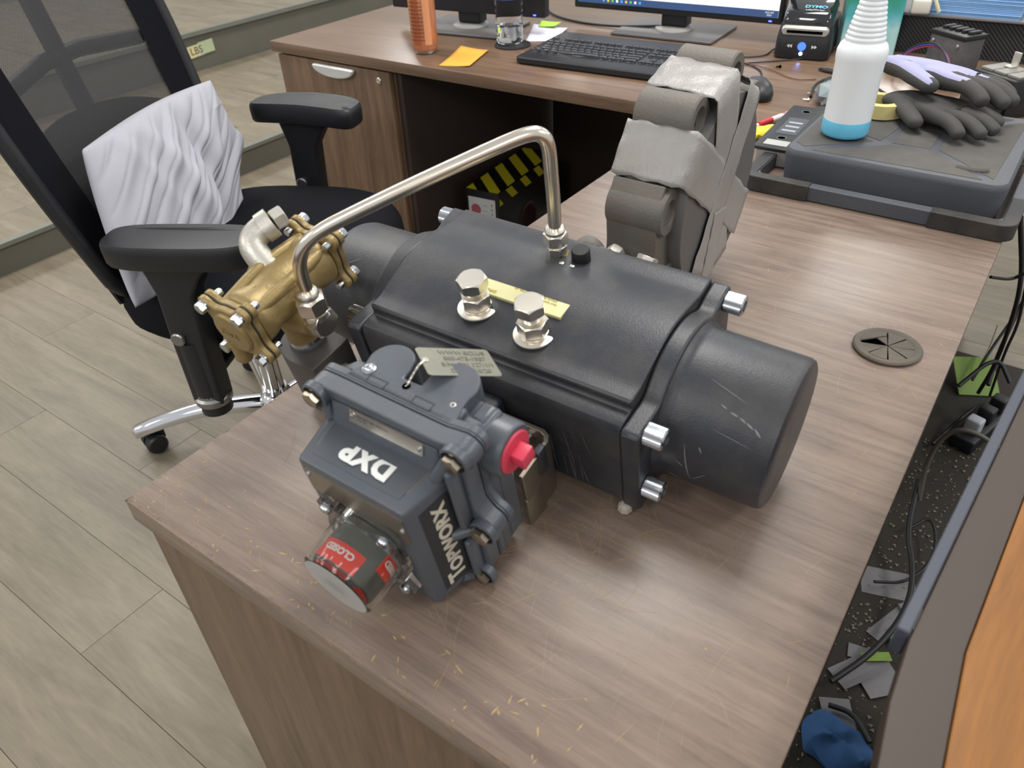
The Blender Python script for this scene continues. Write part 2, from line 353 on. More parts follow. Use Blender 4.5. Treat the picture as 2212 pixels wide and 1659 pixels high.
# ------------------------------------------------------------------ office chair (x forward, y to its left)
CH = Matrix.Translation((-.76, .658, 0)) @ Matrix.Rotation(.463, 4, 'Z')
ch = thing('office_chair', 'black mesh-back office chair with padded armrests and chrome star base', 'chair', CH)
def sup(w_, d_, e, n=48, cx=0, cy=0): return [(cx + math.copysign(abs(math.cos(2 * PI * i / n)) ** (2 / e), math.cos(2 * PI * i / n)) * w_, cy + math.copysign(abs(math.sin(2 * PI * i / n)) ** (2 / e), math.sin(2 * PI * i / n)) * d_) for i in range(n)]
rings = []
for z, k in ((.44, .80), (.445, .93), (.465, .985), (.495, 1.0), (.515, .99), (.535, .95), (.546, .88), (.549, .6), (.549, .3)):
    rings.append([(x, y, z - .018 * max(0, (x - .15) / .25) ** 2) for x, y in sup(.262 * k, .288 * k, 3.2, 56, .085, 0)])
seat = ob('seat', loft(rings, 60), m_blackfab, ch)
ob('seat_pan', rbox(.36, .34, .05, .015), m_blackpl, ch, (.06, 0, .415))
ob('gas_column', lathe([(.025, .10), (.025, .30), (.014, .302), (.014, .40)], 24), m_chrome, ch)
hub = ob('base_hub', lathe([(.034, .055), (.043, .07), (.045, .10), (.036, .118), (.030, .122), (.030, .135)], 32), m_chrome, ch)
for k in range(5):
    a = math.radians(-159 + 72 * k); rg = []
    for i in range(9):
        t = i / 8; rr = .035 + .31 * t; z = .095 - .03 * t ** 2 + .012 * math.sin(PI * t); w2 = .024 - .004 * t; hh = .017 - .004 * t
        rg.append([(rr, yy * w2, z + zz * hh) for yy, zz in ((-.9, -1), (-1, -.2), (-.7, .7), (-.3, 1), (.3, 1), (.7, .7), (1, -.2), (.9, -1))])
    rg.append([(.352, y * .5, z0 * .6 + .07 * .4) for (_, y, z0) in rg[-1]])
    leg = ob('base_leg', loft(rg, 40), m_chrome, ch, Matrix.Rotation(a, 4, 'Z'))
    ca = a + .5 + k
    cst = ob('caster', join([(lathe([(.006, -.030), (.021, -.029), (.025, -.024), (.025, -.006), (.012, -.004)], 24), AX['y'] @ Matrix()), (lathe([(.012, .004), (.025, .006), (.025, .024), (.021, .029), (.006, .030)], 24), AX['y']), (rbox(.045, .012, .034, .004), Matrix.Translation((-.006, 0, .016))), (cyl(.006, .03, 12), Matrix.Translation((-.012, 0, .022)))]), m_blackpl, ch, Matrix.Translation((.315 * math.cos(a), .315 * math.sin(a), .0255)) @ Matrix.Rotation(ca, 4, 'Z'))
# armrests
def armset(sy, ang, wo=.303, dz=0):
    za = .705
    arm = ob('arm_post', loft([[(x, y, z) for x, y in rrect(w_, d_, .008, 3, cx, 0)] for z, w_, d_, cx in ((.36, .062, .05, .055), (.50, .066, .052, .058), (.60, .070, .050, .063), (.635, .10, .05, .07), (.665, .135, .05, .08), (.68, .15, .06, .08))], 40), m_blackpl, ch, (0, sy * wo, dz))
    ob('adjust_button', lathe([(.0135, 0), (.0135, .005), (.011, .007), (.004, .007)], 24), m_greyms, arm, T((.045, -.0265, .512), '-y'))
    ob('post_collar', lathe([(.034, .352), (.036, .356), (.036, .366), (.031, .370), (.030, .385)], 28), m_greyms, arm, (.055, 0, 0))
    ob('post_tube', lathe([(.030, .33), (.031, .40), (.031, .5)], 24), m_blackpl, arm, (.055, 0, 0))
    rg = []
    for z, k in ((.662, .93), (.668, .985), (.690, 1.0), (.700, .985), (.7055, .93), (.7068, .6)):
        r_ = []
        for i in range(48):
            t = 2 * PI * i / 48; c_, s_ = math.cos(t), math.sin(t)
            x = math.copysign(abs(c_) ** .42, c_) * (.135 - .135 * (1 - k) * .45); y = math.copysign(abs(s_) ** .45, s_) * (.05 - .05 * (1 - k))
            y *= 1 - .18 * (x / .135) ** 2 * (1 if x < 0 else .2)
            r_.append((x, y - sy * .10 * x * x / .135, z - .006 * (x / .135) ** 2))
        rg.append(r_)
    ob('arm_pad', loft(rg, 50), m_blackpl, ch, Matrix.Translation((.085, sy * wo, dz)) @ Matrix.Rotation(ang, 4, 'Z'))
    ob('arm_link', rbox(.05, .12, .02, .005), m_blackpl, ch, (.055, sy * .245, .40))
armset(-1, .06, .306, -.012); armset(1, -.16, .325, .022)
# back : local frame on the tilted plane
BK = frame((-.112, 0, .50), (0, 1, 0), (-.238, 0, 1))
def bpt(s, v, d=0): p = BK @ Vector((s, v, d)); return p
def outline(k=1, inset=0):
    pts = []
    for i in range(29):
        v = .0 + .72 * i / 28; w_ = .245 + .05 * math.sin(min(1, v / .45) * PI / 2) - .02 * max(0, (v - .4) / .3) ** 2
        if v < .05: w_ -= (.05 - v) ** 2 * 22
        if v > .64: w_ -= (v - .64) ** 2 * 12
        pts.append((w_, v))
    return pts
def curveback(s): return .16 * s * s * 3.0   # edges wrap forward
ol = outline()
rg = []
V = []; F = []; ns = 28
for i, (w_, v) in enumerate(ol):
    for j in range(ns + 1): s = -w_ + 2 * w_ * j / ns; V.append((s, v, curveback(s) * .5))
n1 = ns + 1
for i in range(len(ol) - 1):
    for j in range(ns): F.append((i * n1 + j, i * n1 + j + 1, (i + 1) * n1 + j + 1, (i + 1) * n1 + j))
mm, nt, pb = nodes('chair_mesh'); pb.inputs['Base Color'].default_value = srgb(58, 58, 60); pb.inputs['Roughness'].default_value = .6
tcn = nt.nodes.new('ShaderNodeTexCoord'); wv1 = nt.nodes.new('ShaderNodeTexWave'); wv2 = nt.nodes.new('ShaderNodeTexWave')
for wv, dr in ((wv1, 'DIAGONAL'), (wv2, 'Y')): wv.inputs['Scale'].default_value = 130; wv.bands_direction = dr; nt.links.new(tcn.outputs['Object'], wv.inputs['Vector'])
mmx = nt.nodes.new('ShaderNodeMath'); mmx.operation = 'MULTIPLY'; nt.links.new(wv1.outputs['Fac'], mmx.inputs[0]); nt.links.new(wv2.outputs['Fac'], mmx.inputs[1])
mr = nt.nodes.new('ShaderNodeMapRange'); mr.inputs['From Min'].default_value = .25; mr.inputs['From Max'].default_value = .6; mr.inputs['To Min'].default_value = .86; mr.inputs['To Max'].default_value = .42; nt.links.new(mmx.outputs[0], mr.inputs['Value']); nt.links.new(mr.outputs[0], pb.inputs['Alpha'])
ob('back_mesh', mesh(V, F, 60), mm, ch, BK)
rimp = [(-w_, v, curveback(w_) * .5) for w_, v in ol[::2]] + [(-ol[-1][0] * .6, .735, .01), (0, .742, 0), (ol[-1][0] * .6, .735, .01)] + [(w_, v, curveback(w_) * .5) for w_, v in ol[::2][::-1]] + [(.12, -.012, .0), (0, -.015, 0), (-.12, -.012, 0)]
rimp.append(rimp[0]); ob('back_rim', tube(rimp, .014, 10, 1), m_blackpl, ch, BK)
# wide black fabric borders on the mesh, and lumbar pad behind
def patch(poly, d, th=.004): return prism(poly, th, d, 30)
for sgn in (-1, 1):
    ring1 = []
    for w_, v in ol: ring1.append((sgn * w_, v))
    inner = [(sgn * (w_ - .075 - .02 * math.sin(v * 4)), v) for w_, v in ol][::-1]
    V = []; F = []
    for (a, va), (b_, vb) in zip(ring1, inner[::-1]):
        for t in range(5): s = a + (b_ - a) * t / 4; V.append((s, va, curveback(s) * .5 + .004)); 
    for i in range(len(ol) - 1):
        for t in range(4): F.append((i * 5 + t, i * 5 + t + 1, (i + 1) * 5 + t + 1, (i + 1) * 5 + t))
    ob('back_border', mesh(V, F, 60), m_blackfab, ch, BK)
lum = [(-.24, .01), (.24, .01), (.262, .20), (.215, .265), (.128, .300), (.05, .322), (-.05, .336), (-.15, .335), (-.225, .31), (-.262, .22)]
V = []; lp = smoothpath([(x, y, 0) for x, y in lum] + [(lum[0][0], lum[0][1], 0)], 2)
ob('lumbar_pad', prism([(p.x, p.y) for p in lp[:-1]], .006, -.012, 40), plain('lumbar_black', (26, 26, 28), .8), ch, BK)
ob('back_strut', tube([bpt(.04, .30, -.05), bpt(.02, .1, -.06), (-.18, 0, .46), (-.05, 0, .42)], .022, 10, 2), m_blackpl, ch)
ob('upright_bar', tube([bpt(-.02, .25, -.03), bpt(0, .45, -.035), bpt(0, .66, -.02)], .018, 8, 1), m_blackpl, ch)
ob('cross_bar', tube([bpt(-.22, .40, -.01), bpt(0, .43, -.04), bpt(.22, .40, -.01)], .016, 8, 1), m_blackpl, ch)

# cushion: a crumpled pale pillow leaning on the chair back
nx, ny = 120, 100
def pillow():
    rings = []
    corners = {'bl': (-.325, .055), 'tl': (-.232, .315), 'tr': (.225, .300), 'br': (.135, .060), 'tip': (.20, .14)}
    V = []
    def P2(u, v):
        x = (1 - v) * ((1 - u) * corners['bl'][0] + u * corners['br'][0]) + v * ((1 - u) * corners['tl'][0] + u * corners['tr'][0])
        y = (1 - v) * ((1 - u) * corners['bl'][1] + u * corners['br'][1]) + v * ((1 - u) * corners['tl'][1] + u * corners['tr'][1])
        # outline bulge
        x += .030 * math.sin(PI * v) ** 2 * (u ** 3) + .038 * math.exp(-((v - .42) / .13) ** 2) * u ** 5 + .0 ; y += -.03 * math.sin(PI * u) * (1 - v) ** 2
        y += .012 * math.sin(PI * u) * v ** 2
        return x, y
    for side in (1, -1):
        for j in range(ny + 1):
            for i in range(nx + 1):
                u, v = i / nx, j / ny; x, y = P2(u, v)
                e = (max(0, math.sin(PI * u)) ** .42) * (max(0, math.sin(PI * v)) ** .42)
                z = .054 * e * side
                if side > 0:
                    f1 = math.sin((u * 1.1 - v * .9) * 17 + 1.2 * math.sin(v * 5)) * .0028 + math.sin((u * 1.4 - v * .8) * 31 + 2) * .0022 * (1 + u)
                    f1 += -.034 * math.exp(-((u - .76 + .22 * v) / .060) ** 2) * (1 - v) ** .5 + .014 * math.exp(-((u - .62 + .34 * v) / .06) ** 2)
                    f1 += -.016 * math.exp(-((u - .30 + .1 * v) / .05) ** 2) * v * 0 + .010 * math.exp(-((u - .45 + .3 * v) / .04) ** 2) * v
                    f1 += -.010 * (1 - abs(math.sin((u * 1.15 - v * .55) * 9 + .8 * math.sin(v * 3 + u * 2)))) ** 4 - .006 * (1 - abs(math.sin((u * 1.5 - v * 1.1) * 13 + 1.7 + math.sin(u * 4)))) ** 5
                    z += f1 * e - (.040 / (1 + math.exp(-(u - (.62 + .30 * v)) / .022))) * e * max(0, 1 - v * 1.25) ** .5 * 1.0
                V.append((x, y, z))
    F = []; n1_ = nx + 1; off = n1_ * (ny + 1)
    for j in range(ny):
        for i in range(nx):
            a = j * n1_ + i; F.append((a, a + 1, a + n1_ + 1, a + n1_)); F.append((off + a, off + a + n1_, off + a + n1_ + 1, off + a + 1))
    me = mesh(V, F, 0)
    bm = bmesh.new(); bm.from_mesh(me); bmesh.ops.remove_doubles(bm, verts=bm.verts, dist=.0006); bm.to_mesh(me); bm.free()
    for p in me.polygons: p.use_smooth = True
    return me
pil = ob('pillow', pillow(), plain('pillow_cotton', (172, 172, 180), .85, var=.06, scale=7, bump=.3, bscale=500), None, CH @ Matrix.Translation((.100, 0, .004)) @ BK)
tag(pil, 'crumpled pale grey pillow propped against the back of the office chair', 'pillow')

# ------------------------------------------------------------------ wooden cabinet on the right, grey metal edge
cab0 = None
cab = thing('side_cabinet', 'orange-brown wooden cabinet with a grey metal edge right of the workbench', 'cabinet', frame((.635, .23, 0), (.9970, -.0780, 0), (.0780, .9970, 0)))
m_or = wood('orange_wood', (116, 72, 22), (144, 93, 34), 1, .4, 2.4)
m_shade_strip = plain('shade_strip_brown', (62, 50, 41), .5, scale=40)  # dark brown stands in for the shading next to the metal edge
ob('carcass', box(.10, .60, -.70, .50, .0, .769), plain('dark_wood', (62, 52, 44), .6), cab)
ob('worktop_shade_strip', prism([(.0055, .52), (.0055, -.03), (.0105, -.085), (.022, -.15), (.055, -.30), (.12, -.75), (.16, -.75), (.085, -.30), (.052, -.14), (.037, -.02), (.034, .20), (.034, .52)], .028, .770), m_shade_strip, cab, bevel=.001)  # added strip: shade falling off towards the orange top, put into its colour
ob('worktop', prism([(.0345, .52), (.0345, .20), (.0375, -.02), (.0525, -.14), (.0855, -.30), (.1605, -.75), (.62, -.75), (.62, .52)], .029, .770), m_or, cab, bevel=.001)
ob('metal_edge', box(-.004, .005, -.03, .52, .775, .801), plain('grey_metal_edge', (70, 73, 84), .5, metal=.2), cab, bevel=.0015)
# ------------------------------------------------------------------ valve assembly (x along the cylinder, y towards the valve, z up)
RA = [[0.9991071, -0.02628914, 0.03306585], [0.03292367, 0.97502842, -0.21962595], [-0.0264662, 0.22051853, 0.97502365]]
VA = Matrix(((RA[0][0], RA[0][1], RA[0][2], .2642), (RA[1][0], RA[1][1], RA[1][2], .3258), (RA[2][0], RA[2][1], RA[2][2], .8315), (0, 0, 0, 1)))
m_act = plain('actuator_coating', (44, 46, 52), .40, var=.10, bump=.25, bscale=700, dust=(98, 92, 82), damt=.35, dscale=14, spec=.5)
m_box = plain('switchbox_coating', (78, 83, 90), .36, var=.06, bump=.15, bscale=800, dust=(104, 100, 90), damt=.25, dscale=20)
m_brass = plain('brass_casting', (148, 128, 84), .44, metal=.4, var=.16, scale=30, bump=.35, bscale=260, dust=(120, 96, 56), damt=.5, dscale=30)
m_block = plain('block_anodised', (72, 68, 66), .5, var=.2, scale=60)
m_cast = plain('cast_iron', (106, 103, 97), .62, metal=.25, var=.12, bump=.5, bscale=350, dust=(140, 104, 64), damt=.3, dscale=22)
m_silver = plain('cast_silver', (200, 196, 186), .42, metal=.7, var=.08, bump=.3)
va = thing('valve_actuator', 'black valve actuator with grey switch box, brass valve and taped flange, lying on the workbench', 'actuator', VA)
A_ = .1361
YC = -.011
def crown(y, k=1.0):   # height of the top profile over y
    t = abs(y + .005)
    return .0640 + .0125 * max(0.0, math.cos(min(1, t / .062) * PI / 2)) ** 1.15
ys = [.0780 - i * .1585 / 32 for i in range(33)]
def section(x, dz=0):
    up = [(y, crown(y)) for y in ys]
    up[0] = (ys[0] + .0008, .0625)
    fr = [(-.0812, .0628), (-.0818, .0600), (-.0810, .0570), (-.0812, .0548), (-.0835, .0532), (-.0880, .0534), (-.0940, .0536), (-.0985, .0520), (-.1010, .0485), (-.1020, .0430), (-.1020, -.050), (-.0980, -.0545)]
    bk = [(.0770, -.0545), (.0810, -.050), (.0810, .045), (.0800, .056)]
    return [(x, y, z) for y, z in up + fr + bk]
body = ob('actuator_body', loft([section(-A_), section(A_)], 28), m_act, va, bevel=.0016)
def plate_outline():
    o = []
    for i in range(33):
        y = .0790 - i * .1800 / 32
        t = abs(y + .008); arch = math.sqrt(max(0, .0745 ** 2 - t * t)); k = 1 / (1 + math.exp(-(t - .054) / .0045)); lo = .0520 if y < 0 else .0600
        o.append((y, arch * (1 - k) + lo * k))
    o += [(-.1040, .0490), (-.1045, .045), (-.1045, -.050), (-.101, -.0545), (.079, -.0545), (.0825, -.051), (.0825, .050), (.0815, .056)]
    return o
po = plate_outline()
for s in (-1, 1):
    x0, x1 = (A_ + .0006, A_ + .0172) if s > 0 else (-A_ - .0172, -A_ - .0006)
    pl_ = ob('end_plate', loft([[(x0, y, z) for y, z in po], [(x1, y, z) for y, z in po]], 28), m_act, va, bevel=.0025, seg=3)
    zc, r, xe = -.003, .0685, (.2455 if s > 0 else -.235)
    b = abs(x1 if s > 0 else x0); e = abs(xe)
    prof = [(r + .0055, b - .001), (r + .0035, b + .0015), (r + .0012, b + .0042), (r, b + .009), (r - .001, e - .006), (r - .0025, e - .0018), (r - .006, e), (r - .03, e)]
    ob('spring_cap', lathe(prof, 96, 40), m_act, va, T((0, -.008, zc), 'x' if s > 0 else '-x'))
# cap screws with knurled heads
def knurled():
    n = 96; prof = [(.0082, 0), (.0092, .0012), (.0092, .0165), (.0078, .0178), (.0050, .0178), (.0046, .011)]; V = []; F = []
    for ri, (r, h) in enumerate(prof):
        for i in range(n):
            rr = r * (1 + (.022 if i % 2 else -.01) * (ri in (1, 2))); V.append((rr * math.cos(2 * PI * i / n), rr * math.sin(2 * PI * i / n), h))
    for k in range(len(prof) - 1):
        for i in range(n): j = (i + 1) % n; F.append((k * n + i, k * n + j, (k + 1) * n + j, (k + 1) * n + i))
    F += [tuple(range(n - 1, -1, -1)), tuple(range((len(prof) - 1) * n, len(prof) * n))]; return mesh(V, F, 30)
kn = knurled(); first = None
for x, y, z, ax in ((.1530, -.0905, .0455, 'x'), (.1530, -.0935, -.0250, 'x'), (.1530, .0690, .0500, 'x'), (.1530, .069, -.030, 'x'), (-.1530, -.0800, .0375, '-x'), (-.1530, -.0920, -.035, '-x'), (-.1530, .0780, .0455, '-x'), (-.1530, .069, -.030, '-x')):
    o = ob('cap_screw', kn, m_zinc, va, T((x, y, z), ax))
# stop bolts
def stopbolt(x, y, spin, spin2, hgt):
    z0 = crown(y) - .0015
    wsh = ob('stop_bolt', lathe([(.0185, 0), (.0185, .0016), (.0175, .0020), (.008, .0020)], 48), m_steel, va, T((x, y, z0)), label='flat washer, spring washer, lock nut and hex head bolt in stainless steel')
    del wsh['label']
    ob('spring_washer', lathe([(.0125, .0020), (.0130, .0026), (.0130, .0042), (.0120, .0046), (.007, .0046)], 36), m_steel, wsh)
    ob('lock_nut', hexn(.0245, .0130), m_steel, wsh, T((0, 0, .0046), 'z', spin))
    th = []; 
    for i in range(16): h = .0165 + i * .0011; th += [(.0068, h), (.0076, h + .0005)]
    ob('threaded_shank', lathe(th, 24, 10), m_steel, wsh)
    hd = ob('bolt_head', hexn(.0245, .0110), m_steel, wsh, T((0, 0, hgt), 'z', spin2))
    tm = text('THE', .0042, .0001, .0001); ob('stamp', tm, plain('stamp_dark', (120, 116, 108), .4, metal=.8), hd, frame((0, -.0072, .0106), (1, 0, 0), (0, 1, 0)))
stopbolt(-.0350, -.0455, .25, .55, .0245)
stopbolt(.0285, -.0515, .62, .02, .0275)
# stainless/printed label between the bolts
lab = ob('rating_label', box(-.0475, .0445, -.0325, -.0130, crown(-.022) - .0045, crown(-.022) + .0008), plain('label_yellow', (236, 230, 176), .22, metal=.35, var=.05), va)
inkm = plain('label_ink', (160, 140, 40), .5)
ztop = crown(-.022) + .0010
ob('label_text', text('DIRECT', .0048, .0001, .0001), inkm, lab, frame((-.0330, -.0280, ztop), (-1, 0, 0), (0, -1, 0)))
for i, (tx, yy) in enumerate((('SPRING RETURN ACTUATOR  (A)', -.0060), ('MAX SUPPLY 8 BAR  120 PSI', -.0100), ('SERIAL NO. 0 C 150', -.0145), ('PATENTED', -.0185))):
    ob('label_text', text(tx, .0030, .0001), inkm, lab, frame((.010 + .006 * (i % 2), yy - .0105, ztop), (-1, 0, 0), (0, -1, 0)))
# gas port fitting and plug
fx, fy = -.0088, .0525; zc = crown(fy) - .001
tf = ob('compression_fitting', cyl(.0085, .006, 24), m_steel, va, T((fx, fy, zc - .001)))
ob('hex_body', hexn(.0175, .0085), m_steel, tf, T((0, 0, .0035), 'z', .3))
ob('neck', lathe([(.0078, .010), (.0078, .0175)], 24), m_steel, tf)
ob('hex_nut', hexn(.0205, .0125), m_steel, tf, T((0, 0, .0145), 'z', .5))
ob('collar', lathe([(.0096, .026), (.0098, .0305), (.0085, .0325), (.006, .0325)], 28), m_steel, tf)
ob('sealant', lathe([(.0118, -.0004), (.0108, .0022), (.0095, .0030), (.0088, .0035)], 9, 0), plain('yellow_sealant', (150, 128, 70), .8, var=.4, scale=300), tf)
ob('vent_plug', lathe([(.0088, -.002), (.0092, .001), (.0088, .0125), (.0080, .0140), (.003, .0140)], 24, 50), plain('plug_black', (18, 18, 20), .5), va, T((.0175, .0520, zc)))
for x, y in ((.0052, .0365), (.0165, .0370)): ob('set_pin', lathe([(.0022, -.001), (.0022, .0004), (.001, .0007)], 14), m_zinc, va, T((x, y, crown(y))))
# bent steel tube between body and brass valve
tp_ = [(-.0088, .0525, zc + .024), (-.0075, .0535, .118), (-.0068, .0542, .160), (-.0066, .0545, .178), (-.0078, .0532, .188), (-.0125, .0485, .1945), (-.020, .0405, .1955), (-.0346, .0250, .1924), (-.0861, -.0292, .1778), (-.1332, -.0788, .1627), (-.1494, -.0958, .1560), (-.1600, -.1070, .1465), (-.1665, -.1140, .1325), (-.1690, -.1165, .1170), (-.1700, -.1175, .088)]
ob('air_tube', tube(tp_, .00635, 20, 3), m_steel2, va)
# ------------------------------------------------------------------ brass valve
BC = Vector((-.205, -.118, .090))
def bolt(parent, m4, af=.0088, h=.0050, mat=m_zinc, name='hex_bolt', sh=.005):
    me = join([(hexn(af, h), Matrix.Translation((0, 0, .0012))), (cyl(af * .60, .0013, 20), Matrix()), (cyl(af * .28, sh, 10), Matrix.Translation((0, 0, -sh)))])
    return ob(name, me, mat, parent, m4)
# central casting, lathed along y with a waist, then swellings
prof = [(.022, -.050), (.0275, -.046), (.0275, -.040), (.0265, -.034), (.0240, -.026), (.0255, -.010), (.0268, 0), (.0255, .010), (.0240, .026), (.0265, .034), (.0275, .040), (.0275, .046), (.022, .050)]
brass = ob('brass_valve', lathe(prof, 40, 60), m_brass, va, Matrix.Translation(BC) @ AX['y'])
bi = AX['y'].inverted()
def bp(name, me, mat, m4=None): return ob(name, me, mat, brass, bi @ (m4 if m4 is not None else Matrix()))
bp('side_rib', tube([(-.012, -.050, .019), (-.014, 0, .024), (-.012, .050, .019)], .006, 12, 2), m_brass)
bp('side_rib', tube([(.016, -.045, .014), (.019, 0, .016), (.016, .045, .014)], .0065, 12, 2), m_brass)
bp('side_rib', tube([(-.021, -.045, -.002), (-.024, 0, .0), (-.021, .045, -.002)], .008, 12, 2), m_brass)
bp('parting_line', tube([(.002, -.046, .0262), (.002, -.02, .0222), (.002, .0, .0242), (.002, .02, .0222), (.002, .046, .0262)], .0012, 6, 2), m_brass)
bp('port_boss', lathe([(.0205, 0), (.0190, .018), (.0165, .027), (.0125, .0285), (.0115, .027)], 32, 50), m_brass, T((.004, 0, -.028), 'x'))
bp('lower_neck', lathe([(.0210, 0), (.0195, .020), (.0170, .036), (.0175, .048)], 32, 50), m_brass, T((0, 0, -.012), '-z'))
bp('rear_boss', lathe([(.0190, 0), (.0185, .016), (.0165, .024), (.0140, .026)], 32, 50), m_brass, T((-.006, .004, .004), (-.85, .0, .45)))
def capout(r0=.0262, ra=.0072, d=.0243):
    pts = []
    n = 96
    for i in range(n):
        a = 2 * PI * i / n; r = r0
        for k in range(4):
            ak = PI / 4 + k * PI / 2; da = (a - ak + PI) % (2 * PI) - PI
            R = d * math.sqrt(2)
            disc = ra ** 2 * 1.3 - (R * math.sin(da)) ** 2
            if abs(da) < .6 and disc > 0: r = max(r, R * math.cos(da) + math.sqrt(disc))
            r = max(r, r0 + (R + ra - r0 - .002) * math.exp(-(da / .26) ** 2) * .92)
        pts.append((r * math.cos(a), r * math.sin(a)))
    return pts
co = capout()
bolt_xy = [(.0243, .0243), (-.0243, .0243), (-.0243, -.0243), (.0243, -.0243)]
rot_sp = .06
for s in (-1, 1):
    ax = '-y' if s < 0 else 'y'
    base = T((0, s * .049, 0), ax, rot_sp)
    f1 = bp('flange', prism(co, .0065, 0, 40), m_brass, base)
    f1.modifiers.new('b', 'BEVEL').width = .0012
    bp('gasket', prism([(x * .985, y * .985) for x, y in co], .0012, .0064, 40), plain('gasket', (40, 36, 30), .8), base)
    f2 = bp('cover', join([(prism(co, .0065, .0076, 40), Matrix()), (lathe([(.0225, .013), (.0215, .0165), (.0195, .0180), (.005, .0185)], 40, 50), Matrix())]), m_brass, base)
    f2.modifiers.new('b', 'BEVEL').width = .0012
    for x, y in bolt_xy:
        ob('hex_bolt', join([(hexn(.0098, .0058), Matrix.Translation((0, 0, .0012))), (cyl(.0060, .0013, 20), Matrix())]), m_zinc, brass, bi @ base @ Matrix.Translation((x, y, .0141)))
        ob('bolt_end', lathe([(.0034, -.0065), (.0038, -.0055), (.0038, 0)], 14), m_zinc, brass, bi @ base @ Matrix.Translation((x, y, 0)))
    if s < 0:
        ob('cast_mark', text('FISTR', .0085, .0005, .0002), m_brass, brass, bi @ frame((0, -.0678, .002), (1, 0, -.10), (0, 0, 1)))
        bp('drain_spout', lathe([(.0085, 0), (.0080, .022), (.0088, .026), (.0070, .030), (.003, .031)], 24, 50), m_brass, T((-.010, -.060, -.014), (-.12, .0, -1)))
# stainless elbow and nut on the port
ob('port_nipple', lathe([(.0095, 0), (.0095, .010), (.0085, .011)], 24), m_steel, brass, bi @ T((.024, 0, -.028), 'x'))
elb = ob('elbow_fitting', join([(hexn(.0270, .019, cham=.2), T((.026, 0, -.028), 'x', .2)), (lathe([(.0125, 0), (.0120, .006), (.009, .008)], 24), T((.035, 0, -.022)))]), m_steel, brass, bi)
ob('nut', hexn(.0255, .0165), m_steel, brass, bi @ T((.035, 0, -.014), 'z', .35))
ob('collar', lathe([(.0108, 0), (.0110, .005), (.0095, .0075), (.0066, .0078)], 30), m_steel, brass, bi @ T((.035, 0, .0015)))
ob('fitting_ring', lathe([(.0095, -.017), (.0095, -.012)], 24), m_steel, brass, bi @ T((.035, 0, 0)))
# pipe elbow at the rear
ep = [(-.014, .004, .016), (-.026, .006, .028), (-.033, .010, .034), (-.034, .020, .039), (-.028, .032, .042)]
ob('pipe_elbow', tube(ep, .0125, 20, 2), m_silver, brass, bi)
ob('elbow_rim', tube([(-.031, .026, .0405), (-.026, .036, .043)], .0145, 20, 0), m_silver, brass, bi)
ob('hex_plug', hexn(.0185, .012), m_silver, brass, bi @ T((-.026, .037, .043), (.35, .9, .1)))
# steel nipple, black block, pipe fitting to the switch box
ob('seal_nipple', lathe([(.0175, 0), (.0185, .003), (.0175, .008), (.0165, .011)], 36), m_zinc, brass, bi @ Matrix.Translation((0, 0, -.071)))
blk = []
for z in (-.055, .0195):
    blk.append([(x, y, z) for x, y in [(-.172, -.147), (-.168, -.098), (-.225, -.092)] + [(-.200 + .036 * math.cos(t), -.118 + .030 * math.sin(t)) for t in [PI * .85 + i * (PI * .66) / 10 for i in range(11)]]])
ob('manifold_block', loft(blk, 35), m_block, va, bevel=.0012)
ob('pipe_coupling', join([(hexn(.021, .014), T((-.170, -.120, -.012), 'x', .2)), (cyl(.0085, .05, 24), T((-.165, -.120, -.012), 'x'))]), m_silver, va)

# ------------------------------------------------------------------ switch box (child of the assembly, own frame: x right, y back, z up)
SB = Matrix(((0.999716, 0.016916, 0.016776, 0.01001), (-0.01721, 0.999698, 0.017541, -0.26646), (-0.016475, -0.017825, 0.999705, 0.04053), (0, 0, 0, 1)))
SB = Matrix(((0.999716, 0.016916, 0.016776, 0.01001), (-0.01721, 0.999698, 0.017541, -0.26646), (-0.016475, -0.017825, 0.999705, 0.04053), (0, 0, 0, 1)))
# housing back half and bolted cover flange
def circ(cx, cy, r, a0, a1, n=14): return [(cx + r * math.cos(math.radians(a0 + (a1 - a0) * i / n)), cy + r * math.sin(math.radians(a0 + (a1 - a0) * i / n))) for i in range(n + 1)]
# outline in (u, n) of the flange, counter clockwise
fo = [(.062, -.0790), (.0705, -.060), (.0705, -.008)] + circ(.076, .008, .0115, -75, 75, 8) + [(.0715, .030), (.0715, .080)] + circ(.069, .091, .0115, -40, 100, 8) + [(.050, .0985), (-.048, .0985)] + circ(-.060, .0865, .0115, 85, 215, 8) + [(-.068, .060), (-.068, -.070), (-.058, -.0790)]
XZ = Matrix(((1, 0, 0, 0), (0, 0, -1, 0), (0, 1, 0, 0), (0, 0, 0, 1)))   # (x,y)->(u,n), extrude towards -y
def uv(poly, y0, y1):   # prism between y0<y1
    return loft([[(u, y1, n) for u, n in poly], [(u, y0, n) for u, n in poly]], 40)
sb = ob('switch_box', uv(fo, .0600, .0610), m_box, va, SB)
def sp(name, me, mat, m4=None, **k): return ob(name, me, mat, sb, m4, **k)
# seam is the 1 mm joint; halves on both sides
sp('cover_flange', uv(fo, .0450, .0595), m_box, bevel=.0016)
fb = [(x * .995, z) for x, z in fo]
back = [(.060, -.082), (.0690, -.060), (.0690, .084), (.064, .0885), (.053, .0895), (.0525, .0965), (-.048, .0965), (-.066, .082), (-.066, -.070), (-.056, -.082)]
sp('housing_front_lip', uv(fo, .0615, .0680), m_box, bevel=.0012)
sp('housing', uv(back, .0682, .0800), m_box, bevel=.0020)
bk2 = [(.060, -.082), (.0690, -.060), (.0690, .084), (.064, .0885), (.0535, .0885), (.052, .052), (-.048, .052), (-.062, .050), (-.066, -.070), (-.056, -.082)]
sp('rear_housing', uv(bk2, .0795, .0960), m_box, bevel=.0020)
